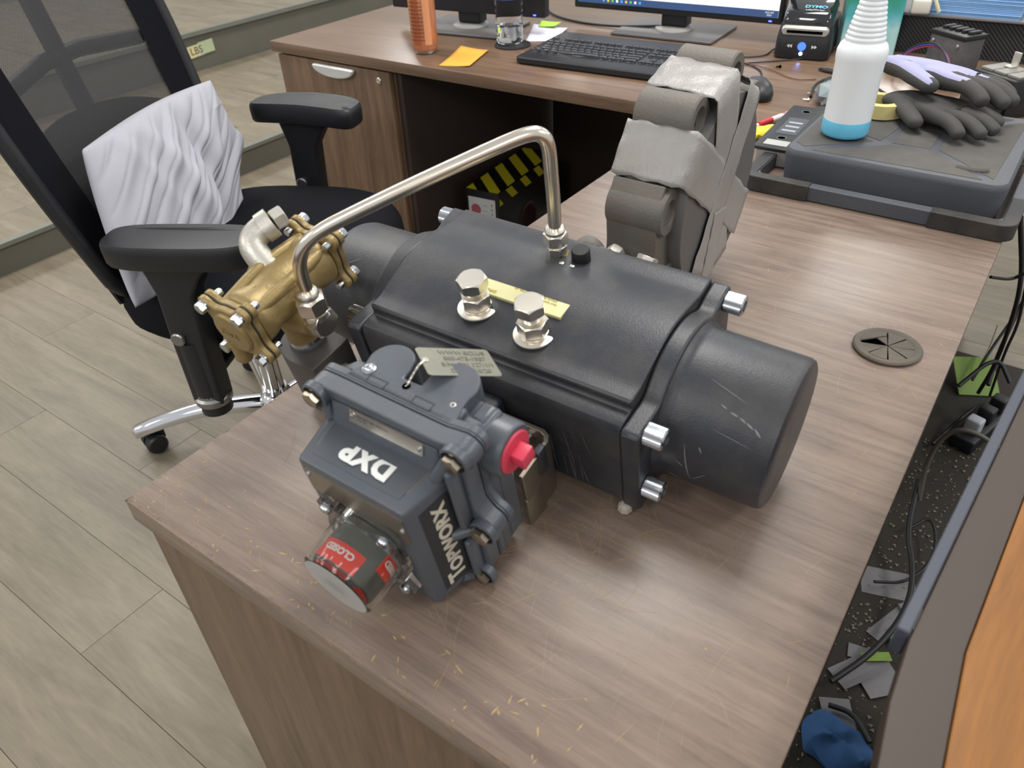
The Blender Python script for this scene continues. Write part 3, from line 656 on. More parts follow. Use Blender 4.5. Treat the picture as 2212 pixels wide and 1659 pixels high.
# top plate with the two rounded lobes and a notch (polygon in (u, y))
top = [(-.0475, .0615), (.0520, .0615), (.0520, .070), (.0495, .080)] + circ(.0310, .0930, .0195, -20, 170, 14) + [(.0118, .0850), (.0115, .0805), (-.0040, .0800), (-.0042, .084)] + circ(-.0230, .0870, .0190, 5, 180, 14) + [(-.0400, .078)]
sp('lobed_top', join([(prism(top, .030, .0685, 40), Matrix())]), m_box, bevel=.0014)
for cx, cy in ((.0310, .0930), (-.0230, .0870)): sp('conduit_lobe', cyl(.0190, .090, 40), m_box, (cx, cy, -.020))
for cx in (-.020, .0225):
    sp('cast_slot', join([(box(-.0085, .0085, -.0037, -.0031, -.0002, .0006), Matrix()), (box(-.0085, .0085, .0031, .0037, -.0002, .0006), Matrix()), (box(-.0085, -.0079, -.0037, .0037, -.0002, .0006), Matrix()), (box(.0079, .0085, -.0037, .0037, -.0002, .0006), Matrix())]), m_box, (cx, .0675, .0985), kind='stuff')
m_void = plain('hole_black', (6, 6, 7), 1, spec=0)
sp('wire_hole', lathe([(.0033, -.001), (.0033, .0001)], 24), m_void, (.0025, .0745, .0985))
scr = lathe([(.0052, -.001), (.0052, .0008), (.0048, .0010), (.0042, .0012), (.0036, .0024), (.0022, .0034), (.0012, .0036), (.0010, .0018)], 28)
sp('button_screw', scr, m_zinc, (-.0330, .0745, .0985))
sp('screw_hole', lathe([(.0022, -.0005), (.0022, .0002), (.0013, .0003), (.0012, -.0003)], 20), m_steel, (.0430, .0765, .0985))
# right hand conduit boss with the red plug
sp('conduit_boss', lathe([(.0215, .045), (.0215, .082), (.0200, .0845), (.0165, .085), (.016, .084)], 40), m_box, T((0, .083, .064), 'x'))
sp('boss_web', rbox(.030, .030, .018, .005), m_box, (.055, .083, .078))
rp = ob('red_plug', lathe([(.0168, .0842), (.0168, .0862), (.0160, .0868), (.004, .0868)], 40), plain('red_plastic', (206, 62, 84), .4, var=.06), sb, T((0, .083, .064), 'x'))
ob('plug_square', rbox(.0135, .0135, .0115, .0008, 2), MATS['red_plastic'], rp, T((-.0, 0, .0918), 'z', .12))
# tapered cover
Wb, Hb, wf, hf = .0585, .0697, .0500, .0682
def rr3(w_, h_, r, y): return [(x, y, z) for x, z in rrect(w_ * 2, h_ * 2, r, 5)]
sp('cover', loft([rr3(Wb, Hb + .001, .009, .0452), rr3(Wb, Hb, .009, .040), rr3(wf + .0008, hf + .0006, .006, .003), rr3(wf - .0006, hf - .0006, .005, .0006), rr3(wf - .0030, hf - .003, .004, 0)], 30), m_box)
# fillet slope from cover to flange
sp('cover_shoulder', loft([[(-.050, .0448, .066), (.054, .0448, .066), (.054, .0448, .092), (-.050, .0448, .090)][::-1], [(-.046, .036, .066), (.050, .036, .066), (.050, .0385, .0735), (-.046, .0385, .0735)][::-1]], 30), m_box, bevel=.003)
sp('gusset', tube([(-.052, .040, .070), (-.056, .046, .088)], .0045, 10, 0), m_box)
sp('gusset', tube([(.052, .036, .069), (.062, .044, .088)], .0055, 10, 0), m_box)
sp('gusset', tube([(.056, .030, .003), (.070, .046, .004)], .0050, 10, 0), m_box)
sp('gusset', tube([(.053, .028, -.062), (.062, .046, -.074)], .0050, 10, 0), m_box)
sp('flange_rib', rbox(.006, .012, .070, .002), m_box, (.0640, .040, .046))
sp('flange_rib', rbox(.006, .012, .060, .002), m_box, (.0630, .040, -.040))
for k, (u, n) in enumerate(((-.0605, .0885), (.0695, .0945), (.0775, .0085), (.0655, -.0660))):
    sp('bolt_pocket', lathe([(.0115, .000), (.0115, .006), (.0098, .0068), (.0096, .004), (.0096, .001)], 32), m_box, T((u, .0455, n), '-y'))
    sp('hex_bolt', join([(hexn(.0128, .0062), Matrix.Translation((0, 0, .001))), (cyl(.0072, .0012, 24), Matrix())]), plain('bolt_nickel', (176, 164, 146), .3, metal=1), T((u, .0412, n), '-y', .2 + k))
# plates and lettering
def quadface(pts, h, name, mat, **k):
    p = [Vector(q) for q in pts]; nn = (p[1] - p[0]).cross(p[3] - p[0]).normalized() * h
    return sp(name, loft([[q - nn * .2 for q in p], [q + nn for q in p]], 30), mat, **k)
m_panel = plain('panel_grey', (72, 76, 81), .45, var=.05); m_paneldk = plain('panel_black', (44, 46, 50), .5)
m_white = plain('white_print', (226, 226, 222), .5, var=.02)
tn = Vector((0, -(.0697 - .0682) / .037, 1)).normalized()
def ontop(u, y, up=.0004): return Vector((u, y, .0682 + (y - .003) / .037 * .0015 + up))
rim = plain('dusty_groove', (120, 112, 94), .8)
quadface([ontop(-.0420, .0075, .0001), ontop(.0415, .0075, .0001), ontop(.0455, .0385, .0001), ontop(-.0460, .0385, .0001)], .0003, 'panel_groove', rim)
quadface([ontop(-.0412, .0083), ontop(.0407, .0083), ontop(.0447, .0377), ontop(-.0452, .0377)], .0004, 'top_panel', m_panel)
dxp = text('DXP', .0225, .0002, .0012, space=1.04)
dx = sp('lettering', dxp, m_white, frame(ontop(.0010, .0235, .0010), (-1, 0, 0), (0, -1, .04)), kind='stuff')
def onright(y, n, up=.0004): return Vector((.0508 + (y - .003) / .037 * .0077 + up, y, n))
quadface([onright(.0105, -.0545), onright(.0395, -.0565), onright(.0395, .0565), onright(.0105, .0545)], .0004, 'side_panel', m_paneldk)
twm = join([(text('T', .0225, .0002, .0006), Matrix.Translation((-.0430, .0012, 0))), (text('OPWORX', .0165, .0002, .0006, space=1.02), Matrix.Translation((.0075, -.0010, 0)) @ Matrix.Scale(1.18, 4, (1, 0, 0)))])
sp('lettering', twm, plain('cream_print', (206, 198, 180), .5), frame(onright(.0245, -.0015, .0014), (0, 0, 1), (-.21, -1, 0)), kind='stuff')
# silver rating plate on the shoulder
npl = quadface([(-.0285, .0402, .0790), (.0400, .0402, .0800), (.0400, .0440, .0900), (-.0285, .0440, .0890)], .0008, 'rating_plate', m_steel)
for i in range(3): ob('fine_print', text('SWITCHBOX TYPE 4X  IP67  ENCLOSURE  KEEP COVER TIGHT', .0020, .00008, .00005), plain('print_dark', (70, 66, 60), .6), npl, frame((.006, .0403 + .0008 * i + .0001, .0815 + .0024 * i), (-1, 0, 0), (0, -.36, -.93)))
for u in (-.0255, .0370): ob('rivet', lathe([(.0018, 0), (.0016, .0008), (.0008, .0012)], 14), m_zinc, npl, T((u, .0412, .0850), (0, -.93, .36)))
# stainless strip on the dome side face
fp_ = quadface([(-.0475, 0, .0300), (.0475, 0, .0300), (.0475, 0, .0600), (-.0475, 0, .0600)], .0008, 'face_plate', plain('etched_plate', (150, 142, 128), .35, metal=.8, scale=60))
for u, n in ((-.0440, .0520), (.0440, .0440)): ob('rivet', lathe([(.0020, 0), (.0018, .0009), (.0009, .0014)], 14), m_zinc, fp_, T((u, -.0008, n), '-y'))
# indicator : clear dome over a drum with red CLOSED windows
DC = Vector((.001, 0, -.0065))
m_clear = glassy('clear_polycarbonate', (.93, .94, .92, 1), .03, 1.35)
m_fog = glassy('scuffed_polycarbonate', (.90, .92, .90, 1), .35, 1.2); m_fog.node_tree.nodes['Principled BSDF'].inputs['Transmission Weight'].default_value = .78
R0, R1 = .0335, .0318
dome = sp('indicator_dome', lathe([(R0 + .0015, .0085), (R0 - .0002, .012), (R0 - .0010, .040), (R0 - .0022, .0435), (R0 - .005, .0447), (.0005, .0450), (.0005, .0432), (R1 - .0035, .0430), (R1 - .002, .041), (R1, .013), (R1 + .001, .0085)], 64, 50, cap=False), m_clear, T(DC, '-y'))
def flg(r0=.0375):
    pts = []
    for i in range(72):
        a = 2 * PI * i / 72; r = r0
        for su, sn in ((1, 1), (-1, 1), (-1, -1), (1, -1)):
            ak = math.atan2(.0355 * sn, .0285 * su) ; R = math.hypot(.0355, .0285); da = (a - ak + PI) % (2 * PI) - PI
            disc = .0092 ** 2 - (R * math.sin(da)) ** 2
            if abs(da) < .5 and disc > 0: r = max(r, R * math.cos(da) + math.sqrt(disc))
            r = max(r, r0 + (R + .0088 - r0) * math.exp(-(da / .19) ** 2))
        pts.append((r * math.cos(a), r * math.sin(a)))
    return pts
fl_ = flg()
inn = [(.0310 * math.cos(2 * PI * i / 72), .0310 * math.sin(2 * PI * i / 72)) for i in range(72)]
def ringplate(h0, h1):
    n = 72; V = [(x, -h, z) for h in (h0, h1) for x, z in fl_] + [(x, -h, z) for h in (h0, h1) for x, z in inn]; F = []
    for i in range(n):
        j = (i + 1) % n; F += [(i, j, n + j, n + i), (2 * n + i, 3 * n + i, 3 * n + j, 2 * n + j), (i, 2 * n + i, 2 * n + j, j), (n + i, n + j, 3 * n + j, 3 * n + i)]
    return mesh(V, F, 40)
sp('dome_end_disc', lathe([(R0 - .0045, .0449), (R0 - .0045, .0453), (.0005, .0456), (.0005, .0452)], 48, 40), m_fog, T(DC, '-y'))
sp('dome_flange', ringplate(.0006, .0090), m_clear, Matrix.Translation(DC))
for su in (1, -1):
    for sn in (1, -1): sp('dome_screw', lathe([(.0050, 0), (.0050, .0012), (.0040, .0028), (.0018, .0036), (.0012, .0036), (.0010, .0022)], 24), m_zinc, T((DC.x + .0285 * su, -.0092, DC.z + .0355 * sn), '-y'))
sp('indicator_drum', lathe([(.0275, .001), (.0275, .0375), (.0262, .0390), (.004, .0390)], 56, 40), plain('drum_grey', (88, 88, 82), .5, dust=(96, 90, 74), dscale=30), T(DC, '-y'))
m_red = plain('indicator_red', (226, 60, 42), .45, var=.04)
def oncyl(a, y, r): return (DC.x + r * math.sin(a), y, DC.z + r * math.cos(a))
for k in range(4):
    a0 = math.radians((-2, 95, 178, 275)[k]); hw = math.radians((42, 33, 42, 33)[k]); yo = .0 if k % 2 == 0 else .0150; V = []; F = []
    for i in range(17):
        a = a0 - hw + 2 * hw * i / 16
        V += [oncyl(a, -.0215 + yo, .02765), oncyl(a, -.0378 + yo, .02765), oncyl(a, -.0378 + yo, .02775), oncyl(a, -.0215 + yo, .02775)]
    for i in range(16):
        for q in range(4): F.append((4 * i + q, 4 * i + (q + 1) % 4, 4 * i + 4 + (q + 1) % 4, 4 * i + 4 + q))
    F += [(0, 1, 2, 3), (64, 67, 66, 65)]
    rb = sp('red_window', mesh(V, F, 50), m_red)
    tm = text('CLOSED', .0072, .00008, .0003)
    for v in tm.vertices:
        s, t_, e = v.co; a = a0 - s / .0278; v.co = oncyl(a, -.0275 + yo - t_, .02785 + (.0001 if e > 0 else -.0001))
    ob('window_lettering', tm, m_white, rb)
    for q in (-1, 0, 1):
        a = a0 + q * .30; V = [oncyl(a + q1, yy + yo, .0279) for q1, yy in ((-.014, -.0345), (.014, -.0345), (.014, -.0372), (-.014, -.0372))]; ob('tick_mark', mesh(V, [(0, 1, 2, 3)], 0), m_white, rb)
    V = []; F = []
    for i in range(13):
        a = a0 - hw + 2 * hw * i / 12; V += [(DC.x + .010 * math.sin(a), -.0392, DC.z + .010 * math.cos(a)), (DC.x + .0255 * math.sin(a), -.0392, DC.z + .0255 * math.cos(a))]
    for i in range(12): F.append((2 * i, 2 * i + 1, 2 * i + 3, 2 * i + 2))
    sp('end_window', mesh(V, F, 0), m_red)
# ------------------------------------------------------------------ stainless bracket between switch box and actuator
m_brk = plain('bracket_steel', (168, 158, 142), .34, metal=.9, var=.08)
def ap(name, me, mat, m4=None, **k): return ob(name, me, mat, va, m4, **k)
brk = ap('mounting_bracket', loft([[(u, y, z) for u, y in [(-.050, -.1065), (.066, -.1065), (.0725, -.1100), (.0755, -.1165), (.0755, -.158), (.0715, -.158), (.0715, -.1180), (.0690, -.1130), (.064, -.1108), (-.050, -.1108)]] for z in (-.055, .018)], 30), m_brk, bevel=.0006)
ob('bracket_slot', rbox(.0065, .012, .032, .001), m_act, brk, (.0740, -.1290, .006))
ob('nut', join([(hexn(.0105, .0065), Matrix()), (cyl(.0032, .012, 14), Matrix())]), m_steel, brk, T((.0520, -.1108, .004), '-y'))
ob('lower_flange', rbox(.0040, .026, .045, .0015), m_brk, brk, (.0735, -.146, -.040))
ap('chain_of_spacer', rbox(.05, .020, .05, .004), m_act, (.0, -.113, .01)).name = 'pinion_coupling'
ap('sealant_lump', lathe([(.004, -.006), (.007, -.002), (.006, .003), (.003, .006)], 8, 0), plain('white_glob', (168, 160, 146), .8), (A_ + .002, -.1025, -.0590))
# ------------------------------------------------------------------ butterfly valve body
VC = Vector((0, .287, -.004))
def vp(name, me, mat, m4=None, **k): return ob(name, me, mat, vb, m4, **k)
vb = ob('valve_body', lathe([(.104, -.012), (.112, -.011), (.115, -.004), (.115, .034), (.112, .038), (.100, .040)], 72, 40), m_cast, va, T(VC, 'x'))
vi = T(VC, 'x').inverted()
def vq(name, me, mat, m4=None, **k):
    m4 = Matrix() if m4 is None else (m4 if isinstance(m4, Matrix) else Matrix.Translation(m4))
    return ob(name, me, mat, vb, vi @ m4, **k)
def ringc(ang, r): a = math.radians(ang); return VC.y + r * math.cos(a), VC.z + r * math.sin(a)
for k in range(8):
    ang = 22.5 + 45 * k
    if ang in (67.5, 112.5, 157.5): pass
    y, z = ringc(ang, .1230)
    r = .0245
    lug = vq('lug', lathe([(r - .0015, -.011), (r, -.009), (r, .0500), (r - .0015, .0520), (.0145, .0520), (.0135, .0505), (.0135, .012), (.003, .012)], 40), m_cast, T((0, y, z), 'x'))
    ob('lug_bore', lathe([(.0134, .0125), (.0134, .0150)], 30), m_void, lug)
    y2, z2 = ringc(ang, .105); w_ = vq('lug_web', rbox(.048, .040, .036, .006), m_cast, Matrix.Translation((.018, y2, z2)) @ Matrix.Rotation(math.radians(ang), 4, 'X'))
# plastic/cardboard flange covers front and blue one behind
m_cov = plain('cover_board', (92, 90, 88), .55, var=.08)
vq('flange_cover', lathe([(.1075, .0415), (.1090, .043), (.1090, .0600), (.1075, .0618), (.02, .0618)], 72, 40), m_cov, T(VC, 'x'))
vq('cover_lip', lathe([(.1110, .0405), (.1110, .0440), (.108, .0440)], 72, 40), plain('cover_dark', (52, 52, 54), .6), T(VC, 'x'))
vq('blue_cover', lathe([(.121, -.0160), (.121, -.0125), (.02, -.0125)], 64, 40), plain('blue_plastic', (30, 74, 150), .5), T(VC, 'x'))
# neck and top flange towards the actuator
npf = [(.172, .075)] + [(.1555, .058), (.1510, .040), (.1500, .020), (.1490, .006), (.1460, -.004), (.1380, -.010), (.1260, -.013), (.1130, -.014), (.1130, -.060), (.1900, -.060), (.2050, .040)]
npf = [(p.x, p.y) for p in smoothpath([(a, b, 0) for a, b in npf[:9]], 2)] + npf[9:]
vq('neck', loft([[(x, y, z) for y, z in npf] for x in (-.010, .0470)], 50), m_cast, bevel=.003, seg=2)
vq('top_flange', rbox(.098, .014, .070, .004), m_cast, (.012, .1125, -.014))
vq('stem_adapter', cyl(.030, .040, 32), m_act, T((0, .075, 0), 'y'))
vq('round_head', lathe([(.016, -.004), (.0175, .002), (.0165, .008), (.012, .0125), (.006, .0145)], 28, 60), m_cast, T((-.012, .118, .0170), '-y'))
vq('flange_nut', hexn(.018, .011), m_silver, T((.010, .124, .0100), 'y', .3))
vq('flange_nut', hexn(.019, .011), m_silver, T((.048, .122, .0120), (.1, .7, .7), .3))
# duct tape
m_tape = plain('duct_tape', (148, 145, 141), .36, var=.08, scale=25, bump=.5, bscale=420, dust=(124, 112, 96), damt=.4, spec=.6)
def tapeband(ang, w_, x_back, ro, across, name='duct_tape', xface=.0625, wob=1, ang2=None, ro2=None):
    rnd = random.Random(int(ang * 7 + w_ * 1000)); rad = lambda a_, r_: (VC.y + r_ * math.cos(math.radians(a_)), VC.z + r_ * math.sin(math.radians(a_)))
    ang2 = ang if ang2 is None else ang2
    P = []
    m = 10
    for i in range(m + 1): x = x_back + (xface - .004 - x_back) * i / m; P.append(((x,) + rad(ang, ro - .004 * (i / m) ** 2), ang))
    P.append(((xface - .001,) + rad(ang, ro - .008), ang))
    k = 18
    for i in range(1, k + 1):
        t = i / k; r_ = (ro - .012) * (1 - t) + across * t; a_ = ang
        y0, z0 = rad(ang, ro - .012); y1, z1 = rad(ang2, across)
        P.append(((xface + .0004, y0 * (1 - t) + y1 * t, z0 * (1 - t) + z1 * t), ang))
    V = []; F = []; ws = 12
    for i, (p, a_) in enumerate(P):
        tx = Vector(P[min(i + 1, len(P) - 1)][0]) - Vector(P[max(i - 1, 0)][0]); tx.normalize()
        a = math.radians(ang); sd = Vector((0, -math.sin(a), math.cos(a)))
        sd = (sd - tx * sd.dot(tx)).normalized(); nn = sd.cross(tx).normalized()
        if nn.x < -.2: nn = -nn
        if abs(nn.x) < .3:
            if nn.y * math.cos(a) + nn.z * math.sin(a) < 0: nn = -nn
        for j in range(ws + 1):
            s = (j / ws - .5) * w_ ; pv = Vector(p) + sd * s
            jit = (1 if i < 11 else .3) * wob * (.0006 * math.sin(s * 260 + i * .9 + ang) + .0004 * math.sin(i * 2.1 + ang) + .0008 * math.sin(s * 90 + ang))
            if j in (0, ws): pv += sd * (.0012 * math.sin(i * 1.7 + j) + rnd.uniform(-.0005, .0005))
            V.append(pv + nn * (jit + .0008))
    b = len(V); n1_ = ws + 1
    for i in range(len(P) - 1):
        for j in range(ws): F.append((i * n1_ + j, i * n1_ + j + 1, (i + 1) * n1_ + j + 1, (i + 1) * n1_ + j))
    o = vq(name, mesh(V, F, 50), m_tape); s_ = o.modifiers.new('solid', 'SOLIDIFY'); s_.thickness = .0005; s_.offset = 0
    return o
tapeband(133, .056, -.0145, .1360, -.108, xface=.0634)
tapeband(90, .060, -.0145, .1340, -.104, xface=.0628)
tapeband(48, .046, .020, .1240, -.100, xface=.0640)
tapeband(-110, .040, .035, .1200, .02, xface=.0646, ang2=-100)
# ------------------------------------------------------------------ metal tag on a twisted wire
tg = thing('metal_tag', 'embossed stainless tag wired to the top of the grey switch box', 'tag', VA @ SB @ frame((.0195, .1140, .0940), (.49, .72, -.48), (-.84, .54, -.05)))
m_tag = plain('tag_metal', (150, 150, 138), .32, metal=.9, var=.15, scale=60, dust=(110, 104, 80), dscale=60)
tpoly = [(-.030, .016), (-.030, -.008), (-.024, -.016), (.027, -.016), (.030, -.013), (.030, .013), (.027, .016), (.0, .016)]
ob('tag_plate', prism(rrect(.060, .033, .003, 4), .0006), m_tag, tg, bevel=.0002)
for i, tx in enumerate(('WWW.ECI.US', '800-475-1587', 'S/N: ON 127/1/1', 'DATE: 10/20')):
    ob('embossed_line', text(tx, .0062, .00012, .00005), plain('emboss', (118, 118, 106), .4, metal=.8), tg, (.006, .0105 - i * .0072, .0008))
ob('tag_eyelet', lathe([(.0022, 0), (.0022, .0010), (.0012, .0010), (.0012, 0)], 16), m_steel, tg, (-.0265, .001, .0002))
V0 = tg.matrix_world.inverted() @ (VA @ SB @ Vector((.0025, .0745, .0985)))
V1 = Vector((-.0265, .001, .001)); w1 = []; w2 = []
for i in range(41):
    t = i / 40; p = V0.lerp(V1, t) + Vector((0, 0, .006 * math.sin(PI * t))); a = t * 42; r = .0006
    w1.append(p + Vector((r * math.cos(a), r * math.sin(a), 0))); w2.append(p - Vector((r * math.cos(a), r * math.sin(a), 0)))
ob('twisted_wire', tube(w1, .00045, 6, 0), m_steel, tg); ob('twisted_wire', tube(w2, .00045, 6, 0), m_steel, tg)

# ------------------------------------------------------------------ spray bottle on the scale platform
def lathe_thing(name, label, cat, loc, rot=0): return thing(name, label, cat, Matrix.Translation(loc) @ Matrix.Rotation(rot, 4, 'Z'))
ZP = .8035
sb_ = lathe_thing('spray_bottle', 'white translucent spray bottle with blue liquid at the bottom, standing on the platform scale', 'bottle', (.3275, 1.113, ZP))
sb_['label'] = 'white translucent spray bottle with blue liquid, standing on the platform scale'
mb, ntb, pb_ = nodes('hdpe_white'); pb_.inputs['Base Color'].default_value = srgb(232, 236, 238); pb_.inputs['Roughness'].default_value = .35; pb_.inputs['Subsurface Weight'].default_value = .3; pb_.inputs['Subsurface Radius'].default_value = (.02, .02, .02)
MATS['hdpe_white'] = mb
pr = [(.031, 0), (.0345, .003), (.0355, .008), (.0355, .024), (.0350, .026)]
ob('liquid_band', lathe([(.0300, 0), (.0345, .002), (.0362, .007), (.0362, .0250), (.0358, .0260)], 48, 50), plain('blue_liquid', (104, 190, 222), .3, var=.04), sb_)
up = [(.0357, .0260), (.0357, .110), (.0372, .118), (.0372, .128), (.0340, .137), (.0290, .142)]
r, h = .0290, .142
for i in range(9): up += [(r - .0006, h + .0012), (r + .0004, h + .0036), (r - .0004, h + .0060)]; r -= .00135; h += .0068
up += [(.0165, h + .002), (.0190, h + .005), (.0195, h + .010), (.0190, h + .015), (.0150, h + .018)]
ob('bottle_body', lathe(up, 48, 50), mb, sb_)
n = 48; V = []; 
cp = []
for i in range(96): rr = .0168 + (.0008 if i % 4 < 2 else 0); cp.append((rr * math.cos(2 * PI * i / 96), rr * math.sin(2 * PI * i / 96)))
ob('ribbed_collar', prism(cp, .024, h + .0165, 20), plain('collar_white', (226, 226, 220), .45), sb_)
ob('sprayer_head', join([(rbox(.030, .075, .030, .008), Matrix.Translation((0, .012, h + .062))), (rbox(.010, .012, .050, .003), Matrix.Translation((0, .045, h + .040)) @ Matrix.Rotation(.4, 4, 'X')), (cyl(.011, .02, 20), Matrix.Translation((0, 0, h + .038)))]), MATS['collar_white'], sb_)

# ------------------------------------------------------------------ platform scale : frame with corner caps, ridged platform
m_pg = plain('scale_grey', (74, 77, 83), .55, var=.08, bump=.3); m_pdk = plain('scale_black', (38, 38, 40), .6, var=.1, dust=(92, 84, 72)); m_pm = plain('scale_mat', (74, 72, 70), .8, var=.15, scale=40, dust=(104, 98, 88), damt=.6)
ps = thing('platform_scale', 'grey shipping scale platform with raised ribs and black corner bumpers under the spray bottle', 'scale', (.41, 1.15, .74))
def q(name, me, mat, loc=(0, 0, 0), parent=None, **k): return ob(name, me, mat, parent or ps, Matrix.Translation(loc) if not isinstance(loc, Matrix) else loc, **k)
fr_o = rrect(.384, .385, .022, 6, 0, 0); fr_i = rrect(.350, .350, .016, 6, 0, 0)
def ringp(o, i, z0, z1):
    n = len(o); V = [(x, y, z) for z in (z0, z1) for x, y in o] + [(x, y, z) for z in (z0, z1) for x, y in i]; F = []
    for k in range(n): j = (k + 1) % n; F += [(k, j, n + j, n + k), (2 * n + k, 3 * n + k, 3 * n + j, 2 * n + j), (k, 2 * n + k, 2 * n + j, j), (n + k, n + j, 3 * n + j, 3 * n + k)]
    return mesh(V, F, 40)
q('base_frame', ringp(fr_o, fr_i, .001, .023), m_pg, (.002, .015, 0), bevel=.0012)
for sx in (-1, 1):
    for sy in (-1, 1):
        cx, cy = .002 + sx * .142, .015 + sy * .1425
        o = [(0, 0)]
        pts = []
        L = .055
        arc = [(.0525 * 0 + (.030 + .024 * math.cos(a)), (.030 + .024 * math.sin(a))) for a in [PI / 2 * i / 6 for i in range(7)]]
        poly = [(-.055, .054), (-.055, .034)] + [(.034, .034), (.034, -.055), (.054, -.055)] + arc
        poly = [(sx * x, sy * y) for x, y in poly]
        q('corner_bumper', prism(poly, .0245, .0, 40), m_pdk, (cx, cy, .0003), bevel=.0012)
q('platform', loft([[(x, y, z) for x, y in rrect(.318 - 2 * i_, .322 - 2 * i_, .026 - i_, 8)] for z, i_ in ((.006, .004), (.050, .0), (.056, .001), (.0600, .004), (.0605, .012))], 40), m_pg, (.012, .022, 0))
px0, py0 = .012, .022
# recessed matt panels between the ribs, slightly lower than the rim
def pan(pts): q('deck_panel', prism([(x + 0, y) for x, y in pts], .0012, .0600, 30), m_pm, (0, 0, 0), bevel=.0004)
F1 = lambda X, Y: (X - .41, Y - 1.15)
pan([F1(.290, 1.035), F1(.375, 1.108), F1(.278, 1.108 + .045), F1(.270, 1.05)][:3] + [F1(.272, 1.30), F1(.272, 1.05)])
pan([F1(.305, 1.026), F1(.545, 1.026), F1(.470, 1.105), F1(.402, 1.105)])
pan([F1(.385, 1.114), F1(.395, 1.190), F1(.360, 1.315), F1(.280, 1.315), F1(.280, 1.17)])
pan([F1(.403, 1.114), F1(.458, 1.114), F1(.458, 1.190), F1(.405, 1.190)])
pan([F1(.405, 1.20), F1(.458, 1.20), F1(.545, 1.315), F1(.370, 1.315)])
pan([F1(.470, 1.117), F1(.558, 1.035), F1(.566, 1.30), F1(.555, 1.305), F1(.470, 1.192)])
q('torn_edge', tube([F1(.505, 1.058) + (.0625,), F1(.530, 1.050) + (.0635,), F1(.548, 1.056) + (.0655,)], .0035, 8, 2, flat=.3), m_pm)

# scale display lying beside
di = thing('scale_display', 'flat black scale display with a pale end label, left of the platform scale', 'display', frame((.2225, 1.195, .74), (-.045, 1, 0), (-1, -.045, 0)))
ob('display_case', box(-.115, .105, -.027, .027, .001, .028), plain('display_side', (150, 148, 144), .6), di, bevel=.002)
tp2 = ob('display_top', rbox(.236, .066, .006, .002), m_blackpl, di, (-.002, 0, .031))
ob('lcd_window', box(-.045, .045, -.018, .018, .0030, .0034), plain('lcd_glass', (70, 74, 80), .1, var=.05), tp2)
for i in range(3): ob('reflective_mark', box(-.030 + i * .022, -.022 + i * .022, -.012, .012, .0034, .0036), plain('lcd_segment', (160, 165, 170), .2), tp2)
ob('end_label', box(-.105, -.080, -.020, .020, .0030, .0036), plain('label_pale', (176, 176, 172), .5), tp2)
for x in (-.066, .085): ob('button_ring', lathe([(.008, .003), (.008, .0036), (.007, .0036), (.007, .003)], 20), plain('button_line', (120, 122, 126), .5), tp2, (x, 0, 0))

# pen, wrapper, debris
pen = thing('marker_pen', 'white and red pen lying on the desk beside the scale display', 'pen', frame((.158, 1.290, .7485), (.031, .098, 0), (-1, .3, 0)))
ob('barrel', cyl(.0055, .075, 20, .001), plain('pen_white', (226, 224, 222), .35), pen, T((-.010, 0, 0), 'x'))
ob('red_cap', cyl(.0062, .040, 20, .0015), plain('pen_red', (176, 26, 34), .35), pen, T((-.048, 0, 0), 'x'))
ob('cap_tip', cyl(.0035, .006, 14, .001), MATS['pen_white'], pen, T((-.054, 0, 0), 'x'))
ob('print', text('Office', .007, .0001), MATS['pen_red'], pen, frame((.030, -.0012, .0056), (1, 0, 0), (0, 1, 0)))
wr = []
rnd = random.Random(4)
for k in range(7):
    wr.append([(-.035 + .070 * k / 6 + rnd.uniform(-.002, .002), (.016 + .004 * math.sin(k * 2)) * math.cos(a) + rnd.uniform(-.002, .002), .009 + .008 * math.sin(a) + rnd.uniform(-.002, .002)) for a in [2 * PI * i / 10 for i in range(10)]])
o = ob('yellow_wrapper', loft(wr, 20), plain('wrapper_yellow', (222, 206, 40), .35, var=.15, scale=80), None, Matrix.Translation((.162, 1.195, .7425)) @ Matrix.Rotation(1.1, 4, 'Z')); tag(o, 'small crumpled yellow wrapper beside the pen', 'wrapper')

# masking tape roll, gloves
rl = ob('tape_roll', lathe([(.026, 0), (.0405, 0), (.0405, .022), (.026, .022), (.026, 0)], 48, 40, cap=False), plain('masking_roll', (216, 200, 132), .6, var=.05), None, (.3480, 1.243, ZP)); tag(rl, 'roll of cream masking tape under the work gloves', 'tape')
def glove(name, label, mw, dark, cuffcol, thumb=1, seedz=0):
    # palm chain + fingers ; x forward (fingers), y across
    vv = [(-.090, 0, .012), (-.045, 0, .014), (-.010, 0, .016), (.030, 0, .015)]
    ed = [(0, 1), (1, 2), (2, 3)]; rd = [(.044, .013), (.040, .014), (.043, .017), (.042, .016)]
    for k, (y, L, spread) in enumerate(((-.032, .066, -.20), (-.011, .080, -.05), (.011, .076, .07), (.032, .058, .26))):
        b = len(vv); 
        for i in range(4):
            t = i / 3; vv.append((.048 + L * t * math.cos(spread), y + L * t * math.sin(spread), .016 + .006 * math.sin(t * PI) - .010 * t * t)); rd.append((.0135 - .002 * t, .0125 - .002 * t))
            ed.append((b + i - 1, b + i) if i else (3, b))
    b = len(vv)
    for i in range(4): t = i / 3; vv.append((-.010 + .060 * t, thumb * (.044 + .026 * t), .014 - .004 * t)); rd.append((.016 - .003 * t, .014 - .003 * t)); ed.append((b + i - 1, b + i) if i else (1, b))
    me = skin(vv, ed, rd, 2)
    me.materials.append(dark); me.materials.append(cuffcol)
    for p in me.polygons:
        c = p.center
        if cuffcol != dark and p.normal.z > .45 and c.x < .055 + .02 * math.sin(c.y * 120): p.material_index = 1
        if c.x < -.060: p.material_index = 1
    o = ob(name, me, None, None, mw); tag(o, label, 'glove', 'work gloves on the scale'); return o
